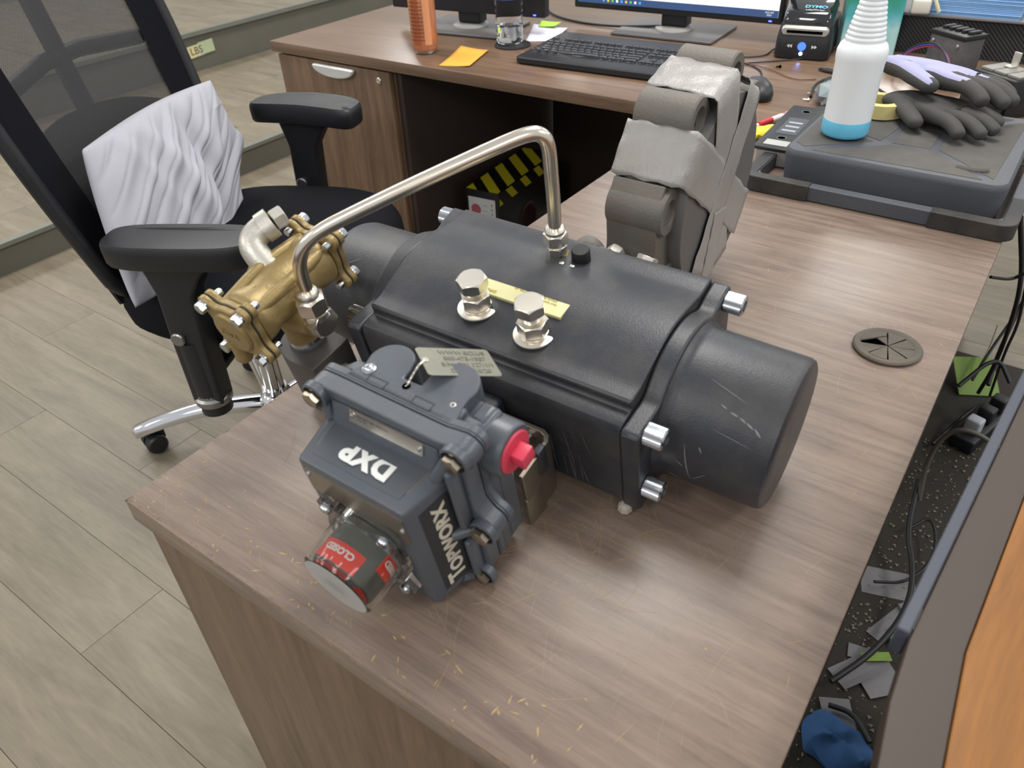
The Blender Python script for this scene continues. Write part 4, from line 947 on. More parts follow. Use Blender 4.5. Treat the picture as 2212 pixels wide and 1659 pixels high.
m_gl = plain('glove_nitrile', (62, 60, 58), .75, var=.12, bump=.5, bscale=500); m_kn = plain('glove_knit', (160, 160, 192), .9, var=.1, bump=.8, bscale=900)
glove('work_glove', 'dark grey coated glove lying underneath, fingers showing below the lilac one', Matrix.Translation((.425, 1.250, ZP + .004)) @ Matrix.Rotation(-.62, 4, 'Z'), m_gl, m_gl, -1)
g2 = glove('work_glove', 'upper lilac-backed glove with dark coated fingers, lying on the other glove', Matrix.Translation((.405, 1.315, ZP + .036)) @ Matrix.Rotation(-.42, 4, 'Z') @ Matrix.Rotation(.06, 4, 'Y') @ Matrix.Rotation(-.15, 4, 'X') @ Matrix.Scale(1.15, 4), m_gl, m_kn, -1)
cr = lathe([(.004, 0), (.020, .004), (.026, .014), (.020, .026), (.010, .032), (.003, .034)], 11, 0)
for v in cr.vertices: v.co += Vector((rnd.uniform(-.005, .005), rnd.uniform(-.005, .005), rnd.uniform(-.002, .003)))
for v in cr.vertices: v.co.z = max(0, v.co.z)
o = ob('crumpled_foil', cr, plain('foil_grey', (136, 146, 150), .45, metal=.3, var=.2, scale=60), None, Matrix.Translation((.215, 1.455, .7405)) @ Matrix.Scale(1.35, 4)); tag(o, 'crumpled grey scrap of foil behind the spray bottle', 'scrap')
o = ob('black_strap', tube([(.170, 1.47, .744), (.155, 1.54, .752), (.185, 1.60, .756), (.250, 1.60, .748), (.30, 1.55, .745)], .003, 8, 3), m_blackpl, None); tag(o, 'thin black looped strap behind the crumpled foil', 'strap')
o = ob('usb_plug', join([(rbox(.034, .014, .007, .002), Matrix()), (box(-.027, -.017, -.005, .005, -.002, .002), Matrix())]), plain('plug_dark', (44, 42, 42), .5), None, Matrix.Translation((.150, 1.668, .7445)) @ Matrix.Rotation(-.25, 4, 'Z')); tag(o, 'small dark plug with metal tip in front of the green box', 'plug')
for i, (x, y, a, l) in enumerate(((.033, 1.648, .9, 'tiny dark screw on the desk left of the spray bottle'), (.156, 1.493, -.4, 'tiny bright screw nearest the pen'), (.162, 1.447, .2, 'tiny bright metal bit beside the scale display'))):
    o = ob('screw', lathe([(.0015, 0), (.0018, .009), (.0035, .0095), (.0035, .012)], 10), m_steel if i else m_void, None, T((x, y, .7436), (math.cos(a), math.sin(a), 0))); tag(o, l, 'screw')

# ------------------------------------------------------------------ keyboard
kb = thing('keyboard', 'black desktop keyboard with palm rest on the computer desk', 'keyboard', frame((-.315, 1.540, .7405), (1, .048, 0), (-.048, 1, 0)))
ob('keyboard_case', loft([[(x, y, z0 + .006 + max(0, (y + .02)) * .045 if z0 > .005 else z0) for x, y in rrect(.452 - i_, .245 - i_, .014, 4)] for z0, i_ in ((.001, .006), (.004, 0), (.0085, .0), (.0105, .006))], 40), m_blackpl, kb)
m_key = plain('keycap', (27, 28, 32), .22, var=.05); kc = {}
def key(x, y, w_, d_=.0165):
    w_ = round(w_, 4)
    if (w_, d_) not in kc: kc[(w_, d_)] = loft([[(a, b_, z) for a, b_ in rrect(w_ - i_, d_ - i_, .002, 2)] for z, i_ in ((0, 0), (.006, .003), (.0068, .0045))], 40)
    ob('key', kc[(w_, d_)], m_key, kb, (x, y, .0165 + max(0, y + .02) * .045))
P_ = .0190
for r_, (y, ks) in enumerate(((-.058, [1.4, 1.2, 1.2, 6.0, 1.2, 1.2, 1.2, 1.6]), (-.039, [2.25] + [1] * 10 + [2.75]), (-.020, [1.75] + [1] * 11 + [2.25]), (-.001, [1.5] + [1] * 12 + [1.5]), (.018, [1] * 13 + [2]), (.047, [1, -.9] + [1] * 4 + [-.5] + [1] * 4 + [-.5] + [1] * 4 + [-.1]))):
    x = -.215
    for k_ in ks:
        if k_ < 0: x += -k_ * P_; continue
        key(x + k_ * P_ / 2, y, k_ * P_ - .0022); x += k_ * P_
for r_, y in enumerate((.047, .018, -.001)):
    for c_ in range(3): key(.084 + c_ * P_, y, P_ - .0022)
key(.103, -.039, P_ - .0022)
for c_ in range(3): key(.084 + c_ * P_, -.058, P_ - .0022)
for r_, y in enumerate((.018, -.001, -.020, -.039, -.058)):
    for c_ in range(4): key(.150 + c_ * P_, y, P_ - .0022)

# ------------------------------------------------------------------ monitors
def monitor(name, label, loc, rz, wide, lit, pw=.54):
    t = thing(name, label, 'monitor', Matrix.Translation(loc) @ Matrix.Rotation(rz, 4, 'Z'))
    ob('foot', prism(rrect(.285, .205, .008, 4), .006, .001, 40), plain('stand_grey', (92, 90, 90), .45), t, bevel=.0015)
    ob('foot_disc', lathe([(.052, .0075), (.050, .012), (.036, .0135)], 40), plain('stand_light', (150, 148, 144), .5), t, (0, .0, 0))
    ob('stand_column', rbox(.070, .045, .20, .004), m_blackpl, t, (0, .012, .115))
    hd = ob('screen_housing', rbox(wide, .030, .33, .004), m_blackpl, t, (0, -.012, .045 + .165))
    if lit:
        s_ = ob('screen', box(-wide / 2 + .012, wide / 2 - .012, -.0162, -.0152, -.150, .153), emis('screen_white', (236, 240, 250), 1.5), hd)
        ob('taskbar', box(-wide / 2 + .012, wide / 2 - .012, -.0168, -.0163, -.150, -.133), emis('taskbar_blue', (60, 86, 130), 1.0), hd)
        for i in range(9):
            c_ = ((80, 160, 230), (230, 180, 60), (90, 190, 110), (240, 240, 240))[i % 4]
            ob('icon', box(-.003, .003, -.0172, -.0169, -.003, .003), emis('icon_%d' % (i % 4), c_, 1.3), hd, (-.20 + i * .0135, 0, -.1415))
        ob('clock', text('10:22 AM', .0055, .0001), emis('icon_3', (240, 240, 240), 1.3), hd, frame((wide / 2 - .035, -.0170, -.1385), (1, 0, 0), (0, 0, 1)))
        ob('clock', text('10/24', .0055, .0001), MATS['icon_3'], hd, frame((wide / 2 - .035, -.0170, -.1445), (1, 0, 0), (0, 0, 1)))
        ob('line_of_text', text('Microphone is turned off', .006, .0001), plain('faint_red', (220, 120, 110), .6), hd, frame((.09, -.0166, -.118), (1, 0, 0), (0, 0, 1)))
    ob('power_led', box(-.004, .004, -.0162, -.0150, -.0015, .0015), emis('led_blue', (70, 90, 255), 6), hd, (wide / 2 - .030, 0, -.158))
    return t
monitor('monitor', 'wide monitor with a lit white screen behind the keyboard', (-.328, 1.866, .7405), .05, .585, True)
monitor('monitor', 'second monitor whose grey foot stands behind the water bottle', (-.865, 1.660, .7405), .12, .50, False)
# ------------------------------------------------------------------ can, bottle on coaster, notes
can = thing('drink_can', 'tall orange drink can with small printed text at the left of the far desk', 'can', Matrix.Translation((-.808, 1.392, .741)) @ Matrix.Scale(1.17, 4))
ob('can_body', lathe([(.022, .001), (.0255, .006), (.0290, .012), (.0290, .140), (.0265, .150), (.0255, .152)], 48, 50), plain('can_orange', (206, 138, 100), .3, metal=.3, var=.08), can)
ob('can_base', lathe([(.020, 0), (.0235, .0005), (.0262, .006)], 40), m_zinc, can)
for a0, col, wd in ((-1.45, (170, 92, 58), .62), (-.55, (216, 150, 110), .55)):
    V = []; F = []
    for i in range(9):
        a = a0 - wd / 2 + wd * i / 8
        for z in (.020, .136): V.append((.0293 * math.cos(a), .0293 * math.sin(a), z))
    for i in range(8): F.append((2 * i, 2 * i + 1, 2 * i + 3, 2 * i + 2))
    ob('printed_panel', mesh(V, F, 60), plain('can_panel%d' % int(-a0 * 10), col, .35), can)
fm = []
for i in range(14):
    tm = text('NUTRITION FACTS' if i == 13 else ('CALORIES 100  SODIUM', 'VITAMIN B12  NIACIN', 'CARBONATED WATER')[i % 3], .0035, .00005)
    for v in tm.vertices: a = -1.45 + v.co.x / .0295; v.co = Vector((.02945 * math.cos(a), .02945 * math.sin(a), .030 + i * .0075 + v.co.y))
    fm.append((tm, Matrix()))
ob('small_print', join(fm), plain('print_brown', (96, 46, 28), .6), can, kind='stuff')
co_ = ob('coaster', lathe([(.046, 0), (.048, .001), (.048, .0035), (.047, .0048), (.044, .0050), (.043, .0042), (.005, .0042)], 48, 40), plain('coaster_black', (34, 34, 36), .7, bump=.6), None, (-.640, 1.548, .7402)); tag(co_, 'round black coaster under the water bottle', 'coaster')
wb = thing('water_bottle', 'clear plastic water bottle with a blue label standing on the coaster', 'bottle', Matrix.Translation((-.648, 1.548, .7450)) @ Matrix.Scale(1.12, 4))
prf = [(.012, .004), (.020, .002), (.0285, .003), (.0315, .010), (.0320, .018)]
for i in range(5): prf += [(.0300, .024 + i * .014), (.0322, .030 + i * .014)]
prf += [(.0322, .100), (.0318, .104), (.0318, .150), (.0322, .154), (.029, .170), (.018, .195), (.013, .205), (.013, .215)]
ob('bottle_shell', lathe(prf, 40, 60), glassy('pet_clear', (.96, .97, 1, 1), .03, 1.12), wb)
ob('water', lathe([(.012, .006), (.020, .004), (.0275, .006), (.0300, .012), (.0300, .040), (.0, .040)], 40, 60, cap=False), glassy('water', (.97, .98, 1, 1), 0, 1.30), wb)
ob('blue_label', lathe([(.0324, .098), (.0326, .099), (.0326, .152), (.0324, .153)], 40, 40, cap=False), plain('label_blue', (46, 96, 178), .4, var=.1), wb)
for a, col, sz in ((-1.9, (206, 226, 240), .013), (-1.35, (160, 200, 230), .010), (-.9, (230, 236, 240), .005)):
    dp = [(sz * .62 * math.cos(t) * (1 - .25 * math.sin(t)), sz * math.sin(t)) for t in [2 * PI * i / 20 for i in range(20)]]
    V = [(.0329 * math.cos(a + x / .033), .0329 * math.sin(a + x / .033), .113 + z) for x, z in dp]; ob('droplet_mark', mesh(V, [tuple(range(20))], 0), plain('drop%d' % int(sz * 1000), col, .5), wb)
def sheet(name, label, cat, pts, z, mat, curl=.004, seed=1):
    V = []; F = []; n = 8; rnd = random.Random(seed); p = [Vector((x, y, 0)) for x, y in pts]
    for j in range(n + 1):
        for i in range(n + 1):
            u, v = i / n, j / n; q_ = p[0] * (1 - u) * (1 - v) + p[1] * u * (1 - v) + p[2] * u * v + p[3] * (1 - u) * v
            V.append((q_.x, q_.y, z + curl * (v ** 2 * (1 - u) + .6 * u ** 3) + .0006))
    for j in range(n):
        for i in range(n): a = j * (n + 1) + i; F.append((a, a + 1, a + n + 2, a + n + 1))
    o = ob(name, mesh(V, F, 60), mat); m_ = o.modifiers.new('s', 'SOLIDIFY'); m_.thickness = .0003; tag(o, label, cat); return o
sheet('sticky_note', 'orange sticky note on the far desk between the can and the coaster', 'note', [(-.694, 1.307), (-.615, 1.330), (-.662, 1.470), (-.748, 1.465)], .740, plain('note_orange', (236, 172, 66), .8, var=.04), .006)
sheet('white_paper', 'loose white paper sheet behind the keyboard', 'paper', [(-.634, 1.600), (-.560, 1.625), (-.600, 1.760), (-.705, 1.745)], .740, plain('paper_white', (214, 212, 224), .8, var=.03), .008, 2)
sheet('green_note', 'lime green slip of paper lying on the white sheet', 'note', [(-.680, 1.730), (-.630, 1.740), (-.640, 1.790), (-.695, 1.770)], .747, plain('note_green', (170, 214, 70), .8, var=.03), .006, 3)

# ------------------------------------------------------------------ label printer
lp = thing('label_printer', 'black label printer with glossy lid and blue lit button', 'printer', frame((.040, 1.835, .741), (.985, .17, 0), (-.17, .985, 0)))
body_ = [[(x, y, z) for x, y in rrect(w_, d_, .018, 5, 0, cy)] for z, w_, d_, cy in ((.001, .122, .190, 0), (.006, .126, .194, 0), (.045, .124, .190, .002), (.072, .116, .180, .006))]
ob('lower_body', loft(body_, 45), m_blackpl, lp)
ob('output_bezel', loft([[(x, -.087, .062 + y) for x, y in rrect(.106, .020, .009, 5)], [(x, -.094, .060 + y) for x, y in rrect(.100, .014, .006, 5)]], 40), plain('bezel_silver', (176, 174, 168), .4, metal=.4), lp)
ob('output_slot', rbox(.080, .004, .006, .001), m_void, lp, (0, -.0945, .060))
ob('lid', loft([[(x, y, z + (y + .09) * .28) for x, y in rrect(w_, d_, .014, 5, 0, .008)] for z, w_, d_ in ((.072, .112, .170), (.090, .106, .164), (.094, .094, .150))], 45), plain('piano_black', (12, 12, 14), .05, coat=1), lp)
ob('lid_lettering', text('DYMO', .017, .0003, .0004), plain('dymo_blue', (110, 190, 220), .4), lp, frame((.012, -.052, .1062), (1, 0, 0), (0, 1, .28)))
ob('lid_lettering', text('LabelWriter', .0085, .0002), plain('print_white', (220, 220, 220), .4), lp, frame((.012, -.066, .1024), (1, 0, 0), (0, 1, .28)))
ob('button_ring', lathe([(.0095, 0), (.0095, .0012), (.0075, .0012), (.0075, 0)], 28), emis('ring_blue', (70, 110, 230), 2.2), lp, T((0, -.0985, .030), '-y'))
ob('status_led', lathe([(.004, 0), (.004, .0012), (.002, .0015)], 16), emis('led_white_blue', (150, 180, 255), 9), lp, T((0, -.0985, .014), '-y'))
for s in (-1, 1):
    for k in (0, 1): ob('arrow_mark', mesh([(s * (.022 + k * .006), -.0992, .030 - .004), (s * (.022 + k * .006), -.0992, .030 + .004), (s * (.028 + k * .006), -.0992, .030)], [(0, 1, 2)], 0), MATS['print_white'], lp)
# ------------------------------------------------------------------ green box, riser, towels
gb = thing('green_wipes_box', 'tall green and blue printed carton behind the spray bottle', 'box', frame((.168, 1.868, .741), (.93, .36, 0), (-.36, .93, 0)))
mg, ntg, pg_ = nodes('carton_print'); tcg = ntg.nodes.new('ShaderNodeTexCoord'); sx = ntg.nodes.new('ShaderNodeSeparateXYZ'); ntg.links.new(tcg.outputs['Object'], sx.inputs[0])
ng = ntg.nodes.new('ShaderNodeTexNoise'); ng.inputs['Scale'].default_value = 22; ntg.links.new(tcg.outputs['Object'], ng.inputs['Vector'])
mg2 = ntg.nodes.new('ShaderNodeMath'); mg2.operation = 'MULTIPLY_ADD'; mg2.inputs[1].default_value = .10; ntg.links.new(ng.outputs['Fac'], mg2.inputs[0]); ntg.links.new(sx.outputs['Z'], mg2.inputs[2])
rg_ = ntg.nodes.new('ShaderNodeValToRGB'); e = rg_.color_ramp.elements; e[0].position = .04; e[0].color = srgb(206, 224, 216); e[1].position = .24; e[1].color = srgb(40, 130, 84)
for pos, col in ((.09, (168, 208, 208)), (.13, (84, 172, 180)), (.17, (60, 150, 130))): ne = e.new(pos); ne.color = srgb(*col)
ntg.links.new(mg2.outputs[0], rg_.inputs['Fac']); ntg.links.new(rg_.outputs['Color'], pg_.inputs['Base Color']); pg_.inputs['Roughness'].default_value = .4
ob('carton', box(-.062, .062, -.028, .045, .0, .225), mg, gb, bevel=.002)
ob('top_tray', box(-.058, .058, -.024, .041, .225, .229), plain('kraft_inside', (180, 170, 150), .8), gb)
ob('lettering', text('Spray\nclean\nfresh', .016, .0002, .0003), m_white, gb, frame((.034, -.0285, .155), (1, 0, 0), (0, 0, 1)), kind='stuff')
rs = thing('mesh_riser', 'black perforated metal shelf riser with a blue towel stack on top', 'riser', frame((.445, 1.92, .741), (1, .03, 0), (-.03, 1, 0)))
mr_, ntr, pr_ = nodes('perforated'); pr_.inputs['Base Color'].default_value = srgb(20, 20, 22); pr_.inputs['Roughness'].default_value = .5
tcr = ntr.nodes.new('ShaderNodeTexCoord'); vo = ntr.nodes.new('ShaderNodeTexWave'); vo.inputs['Scale'].default_value = 70; vo.bands_direction = 'DIAGONAL'; ntr.links.new(tcr.outputs['Object'], vo.inputs['Vector'])
rr_ = ntr.nodes.new('ShaderNodeValToRGB'); rr_.color_ramp.elements[0].color = srgb(16, 16, 18); rr_.color_ramp.elements[1].color = srgb(62, 62, 64); rr_.color_ramp.elements[0].position = .45; rr_.color_ramp.elements[1].position = .8
ntr.links.new(vo.outputs['Fac'], rr_.inputs['Fac']); ntr.links.new(rr_.outputs['Color'], pr_.inputs['Base Color'])
ob('front_mesh', box(-.225, .20, -.004, .0, .001, .082), mr_, rs)
ob('shelf_top', box(-.235, .21, -.020, .30, .083, .090), plain('shelf_grey', (116, 116, 118), .5), rs, bevel=.002)
ob('side_plate', box(-.225, -.221, .001, .29, .001, .082), m_blackpl, rs); ob('side_plate', box(.196, .20, .001, .29, .001, .082), m_blackpl, rs)
for i in range(14):
    o = ob('blue_towel', rbox(.215, .20, .0030, .0012, 2), plain('towel_blue', (134, 176, 222), .95, var=.05), None, frame((.355 + rnd.uniform(-.0015, .0015), 1.998 + rnd.uniform(-.001, .001), .8322 + i * .0034), (1, .03 + rnd.uniform(-.006, .006), 0), (0, 1, 0)))
    tag(o, 'folded light blue shop towel in the stack on the black riser', 'towel', 'blue shop towels stacked on the riser')
    if i == 13: o['label'] = 'top light blue shop towel of the stack on the black riser'; del o['group']
wbx = thing('white_sprayer', 'white trigger sprayer lying between the green carton and the towels', 'sprayer', frame((.262, 1.90, .8322), (1, .2, 0), (0, 1, 0)))
ob('head', rbox(.040, .070, .032, .006), plain('offwhite', (206, 202, 190), .5), wbx, (0, 0, .017)); ob('trigger', rbox(.008, .012, .055, .003), plain('yellowish', (220, 214, 180), .5), wbx, Matrix.Translation((.026, -.028, .030)) @ Matrix.Rotation(-.5, 4, 'Y'))
# ------------------------------------------------------------------ electrical modules
def relay(name, label, mw, w_, d_, h_, topcol, kind_):
    t = thing(name, label, 'module', mw)
    m_r = plain('relay_grey', (72, 70, 72), .5, var=.2, scale=60, dust=(120, 118, 116)); m_rb = plain('relay_black', (22, 22, 22), .45)
    ob('case', rbox(w_, d_, h_, .003, 2), m_r if kind_ == 0 else m_rb, t, (0, 0, h_ / 2))
    if kind_ == 0:
        ob('cap', rbox(w_ * 1.06, d_ * 1.04, .010, .002), m_rb, t, (0, 0, h_ + .004))
        for k in range(5): ob('cap_ridge', rbox(w_ * .12, d_ * .5, .008, .002), m_rb, t, ((k - 2) * w_ * .19, .006, h_ + .011))
        for sx_ in (-1, 1):
            for sz in (.15, .85): ob('rivet', lathe([(.004, 0), (.0035, .002), (.0015, .003)], 14), m_zinc, t, T((sx_ * w_ * .38, -d_ / 2, h_ * sz), '-y'))
    else:
        for k in range(3): ob('terminal_barrier', rbox(.004, .020, h_ * .9, .001), m_rb, t, ((k - 1) * w_ * .27, -d_ / 2 - .008, h_ * .50)); ob('terminal_screw', lathe([(.004, 0), (.004, .002), (.001, .0022)], 12), m_zinc, t, ((k - .5) * w_ * .27, -d_ / 2 - .008, h_ * .52))
        ob('terminal_ledge', rbox(w_ * .9, .022, h_ * .45, .002), m_rb, t, (0, -d_ / 2 - .008, h_ * .26))
        for k in range(3): ob('top_plate', rbox(w_ * .28, d_ * .8, .005, .001), plain('pale_terminal', (122, 120, 114), .5), t, ((k - 1) * w_ * .31, .005, h_ + .002))
        ob('mounting_tab', join([(rbox(.016, .003, .024, .001), Matrix.Translation((0, 0, .012))), (rbox(.016, .018, .003, .001), Matrix.Translation((0, -.008, .0)))]), plain('tab_steel', (196, 192, 182), .35, metal=.6), t, (-w_ * .15, d_ * .35, h_ + .006))
    return t
relay('relay_module', 'grey square electrical relay with black cap standing by the black riser', frame((.372, 1.765, .741), (.82, -.57, 0), (.57, .82, 0)), .088, .060, .080, None, 0)
relay('contactor_module', 'black terminal block with pale top plates at the right edge behind the gloves', frame((.500, 1.560, .741), (.80, -.6, 0), (.6, .80, 0)), .10, .07, .070, None, 1)
for i, (c_, l) in enumerate((((150, 40, 50), 'red thin wire arching in front of the relay'), ((70, 70, 160), 'blue thin wire arching in front of the relay'), ((30, 30, 34), 'black thin wire arching in front of the relay'))):
    o = ob('wire', tube([(.275, 1.70 + .01 * i, .746), (.285, 1.71, .790 + .004 * i), (.340, 1.70, .815 + .004 * i), (.385, 1.66 - .01 * i, .80), (.392, 1.64, .746)], .0016, 8, 3), plain('wire%d' % i, c_, .5)); tag(o, l, 'wire')
o = ob('wire_connector', rbox(.020, .014, .022, .002), plain('connector_white', (196, 200, 216), .5), None, (.265, 1.79, .752)); tag(o, 'small white wire connector beside the green carton', 'connector')

# mouse and cables on the far desk
ms = ob('mouse', loft([[(x, y, z) for x, y in sup(w_, d_, 2.6, 32)] for z, w_, d_ in ((.001, .028, .050), (.010, .030, .054), (.022, .026, .047), (.030, .018, .034), (.033, .007, .014))], 60), m_blackpl, None, Matrix.Translation((.068, 1.440, .7402)) @ Matrix.Rotation(.5, 4, 'Z')); tag(ms, 'black computer mouse partly hidden behind the taped flange', 'mouse')
def cable(pts, r, l, col=(28, 28, 30), name='cable'): o = ob(name, tube(pts, r, 8, 3), plain('cable_%d' % (sum(col)), col, .5)); tag(o, l, 'cable'); return o
cable([(-.80, 1.95, .745), (-.70, 1.86, .7435), (-.52, 1.82, .7435), (-.35, 1.86, .7535)], .0032, 'thick black cable curving between the two monitor feet')
cable([(.02, 1.93, .80), (.02, 1.86, .76), (-.03, 1.80, .743), (-.02, 1.72, .743), (-.10, 1.68, .743), (-.16, 1.66, .748)], .0018, 'thin black cable from the wide monitor down to the keyboard')
cable([(-.06, 1.66, .743), (.01, 1.62, .7425), (.04, 1.54, .7425), (.065, 1.49, .745)], .0018, 'thin black cable leading to the mouse')
cable([(-.05, 1.64, .743), (.05, 1.73, .743), (.07, 1.75, .745)], .0016, 'thin cable running to the label printer')
cable([(-.06, 1.65, .7445), (.03, 1.63, .743), (.10, 1.57, .7425), (.14, 1.60, .7425)], .0012, 'thin reddish wire on the desk by the mouse', (110, 60, 50), 'cable')

# ------------------------------------------------------------------ striped box under the far desk
yb = thing('striped_tool_box', 'black carton with yellow and black hazard stripes on the floor under the far desk', 'box', frame((-.735, 1.52, 0), (.99, .10, 0), (-.10, .99, 0)))
H = .335
ob('carton', box(-.060, .058, -.03, .34, 0, H), plain('carton_black', (18, 18, 20), .4), yb, bevel=.001)
m_y = plain('hazard_yellow', (206, 196, 40), .5, var=.06)
def clipstripe(t0, t1, X0, X1, Y0, Y1, sl):
    # parallelogram between lines, clipped to a rectangle
    poly = [(X0, Y0), (X1, Y0), (X1, Y1), (X0, Y1)]
    for s, t in ((1, t0), (-1, t1)):
        out = []
        for i in range(len(poly)):
            a, b = poly[i], poly[(i + 1) % len(poly)]; fa = s * ((a[1] + sl * a[0]) - t); fb = s * ((b[1] + sl * b[0]) - t)
            if fa >= 0: out.append(a)
            if (fa >= 0) != (fb >= 0): k = fa / (fa - fb); out.append((a[0] + (b[0] - a[0]) * k, a[1] + (b[1] - a[1]) * k))
        poly = out
        if not poly: return None
    return poly
for i in range(-2, 8):
    p_ = clipstripe(i * .088, i * .088 + .044, -.056, .054, -.026, .335, 1.0)
    if p_: ob('hazard_stripe', prism(p_, .0005, H + .0002, 0), m_y, yb)
    p_ = clipstripe(i * .088 + .03, i * .088 + .066, -.02, .018, -.026, .335, 1.0)
    if p_: ob('hazard_stripe', mesh([(.0588, y, H - .020 + x) for x, y in p_], [tuple(range(len(p_)))], 0), m_y, yb)
lb = ob('front_label', box(-.048, .046, -.0312, -.0304, .05, H - .022), plain('box_label', (206, 206, 206), .6, var=.02), yb)
for z, c_ in ((H - .060, (170, 90, 100)), (H - .110, (170, 60, 60))): ob('round_mark', lathe([(.017, 0), (.017, .0004)], 28), plain('mark_%d' % int(z * 1000), c_, .6, var=.3, scale=200), lb, T((-.022, -.0314, z), '-y'))
for i in range(7): ob('mark', cbox(.004, .0005, .006), plain('mark_gold', (150, 120, 60), .6), lb, (.034, -.0315, H - .04 - i * .014))
for i in range(5): ob('text_line', cbox(.016, .0004, .0014), plain('line_grey', (150, 150, 156), .6), lb, (.010, -.0315, H - .045 - i * .017))
rgm = lathe([(.062, 0), (.062, .0004), (.048, .0004), (.048, 0)], 48); ob('badge_ring', rgm, plain('badge_maroon', (70, 34, 40), .6), yb, T((.0588, .150, H - .155), 'x'))
tm = text('ORIGINAL', .014, .0001, .0003)
for v in tm.vertices: a = PI / 2 - v.co.x / .052; r = .052 + v.co.y + .003; v.co = Vector((.0596, .150 + r * math.cos(a), H - .155 + r * math.sin(a)))
ob('badge_lettering', tm, plain('badge_pale', (160, 140, 130), .6), yb)

# ------------------------------------------------------------------ clutter on the floor between desk and cabinet
def slab(name, label, cat, loc, rz, sx_, sy_, sz, mat, tilt=0): 
    me = rbox(sx_, sy_, sz, min(sz, .003) * .4, 1); o = ob(name, me, mat, None, Matrix.Translation(loc) @ Matrix.Rotation(rz, 4, 'Z') @ Matrix.Rotation(tilt, 4, 'X')); tag(o, label, cat); return o
m_pap = plain('dirty_paper', (118, 116, 118), .8, var=.12, scale=40)
gap = ((.628, .985, .3, .10, .07, 'crumpled grey paper scrap by the desk side, farthest of the scraps'), (.660, .90, 1.2, .12, .035, 'long strip of printed paper under the black cable'), (.640, .80, .2, .07, .03, 'small rectangular paper scrap on the gap floor'), (.665, .765, .8, .07, .07, 'speckled paper scrap beside the cabinet'), (.622, .745, 1.0, .06, .045, 'pale paper piece tucked by the desk edge'), (.628, .655, .5, .05, .06, 'notched white paper piece nearest the blue rag'), (.690, .93, .7, .04, .06, 'folded grey card against the cabinet'))
for i, (x, y, a, sx_, sy_, l) in enumerate(gap):
    slab('paper_scrap', l, 'paper', (x, y, .0015 + .0012 * i), a, sx_, sy_, .0008, m_pap)
slab('green_card', 'yellow-green plastic card leaning by the power plugs', 'card', (.645, 1.755, .03), .5, .10, .11, .003, plain('card_green', (112, 142, 50), .5), .5)
slab('green_scrap', 'small green scrap of paper on the gap floor', 'paper', (.652, .80, .011), .6, .05, .018, .0008, plain('scrap_green', (120, 150, 60), .6))
slab('green_scrap', 'bright green sliver near the long paper strip', 'paper', (.668, .86, .0115), 1.9, .04, .014, .0008, MATS['scrap_green'])
ps2 = thing('power_strip', 'black power strip with plugs on the floor beyond the grommet', 'power strip', frame((.695, 1.575, .001), (.3, 1, 0), (-1, .3, 0)))
ob('strip_body', rbox(.22, .055, .035, .005), m_blackpl, ps2, (0, 0, .019))
for k in range(3): ob('plug', rbox(.030, .034, .040, .005), m_blackpl if k else plain('plug_pale', (176, 178, 186), .4), ps2, (-.07 + k * .06, 0, .056))
rag = []
for z, k in ((.002, 1), (.014, .96), (.022, .8), (.028, .5), (.030, .2)): rag.append([(x * k * (1 + .10 * math.sin(i * .52 + z * 60)), y * k * (1 + .14 * math.cos(i * .87 + z * 90)), z + .007 * math.sin(i * .52 + z * 130) * (z > .01)) for i, (x, y) in enumerate(sup(.055, .045, 2.3, 36))])
o = ob('blue_rag', loft(rag, 50), plain('rag_blue', (52, 92, 140), .9, var=.15, scale=50), None, (.640, .60, .002)); tag(o, 'bunched blue rag on the floor at the near end of the gap', 'rag')
cable([(.60, .70, .02), (.645, .79, .03), (.672, .90, .045), (.660, 1.00, .05), (.625, 1.08, .06), (.612, 1.20, .10)], .0055, 'thick black cable looping over the paper scraps')
cable([(.605, .93, .05), (.66, .99, .02), (.69, 1.08, .03), (.66, 1.18, .04), (.63, 1.13, .03)], .0030, 'thin dark cable curled on the gap floor')
cable([(.61, .655, .02), (.650, .665, .018), (.685, .63, .016)], .0045, 'short cable end crossing the floor near the blue rag')
cable([(.615, 1.35, .25), (.66, 1.43, .30), (.70, 1.40, .26)], .0045, 'grey cable bridging from desk to cabinet')
cable([(.70, 1.95, .55), (.70, 1.90, .40), (.68, 1.85, .25), (.67, 1.76, .12), (.675, 1.66, .075)], .0050, 'black cable dropping down to the power strip')
cable([(.73, 2.1, .60), (.72, 2.0, .42), (.69, 1.9, .22), (.655, 1.80, .10), (.64, 1.70, .05)], .0036, 'dark cable hanging beside the thicker one')
cable([(.62, 2.15, .45), (.68, 2.18, .43), (.74, 2.22, .46)], .0036, 'black cable sagging below the far end of the scale')
cable([(.640, 1.74, .04), (.650, 1.80, .09), (.648, 1.86, .13)], .0014, 'thin pale wire standing up from the green card', (150, 150, 120))
V = []; F = []; rnd = random.Random(21)
for i in range(600):
    x = rnd.uniform(.58, .74); y = rnd.uniform(.5, 1.5); s = rnd.uniform(.001, .005); a = rnd.uniform(0, 6.28); b = len(V); z = rnd.uniform(.0008, .004)
    for k in range(3): V.append((x + s * math.cos(a + k * 2.1), y + s * math.sin(a + k * 2.1), z))
    V.append((x, y, z + s * .5)); F += [(b, b + 1, b + 2), (b, b + 1, b + 3), (b + 1, b + 2, b + 3), (b + 2, b, b + 3)]
o = ob('debris', mesh(V, F, 0), plain('debris_grit', (130, 124, 104), .8, var=.5, scale=60), None, kind='stuff'); tag(o, 'scattered grit and crumbs on the floor between desk and cabinet', 'debris')
gd = ob('dirt_mat', box(.50, .95, -.2, 1.9, .0002, .0008), plain('grimy_floor', (44, 40, 34), .85, var=.35, scale=30), None); tag(gd, 'dark grimy floor patch between the workbench and the cabinet', 'dirt')

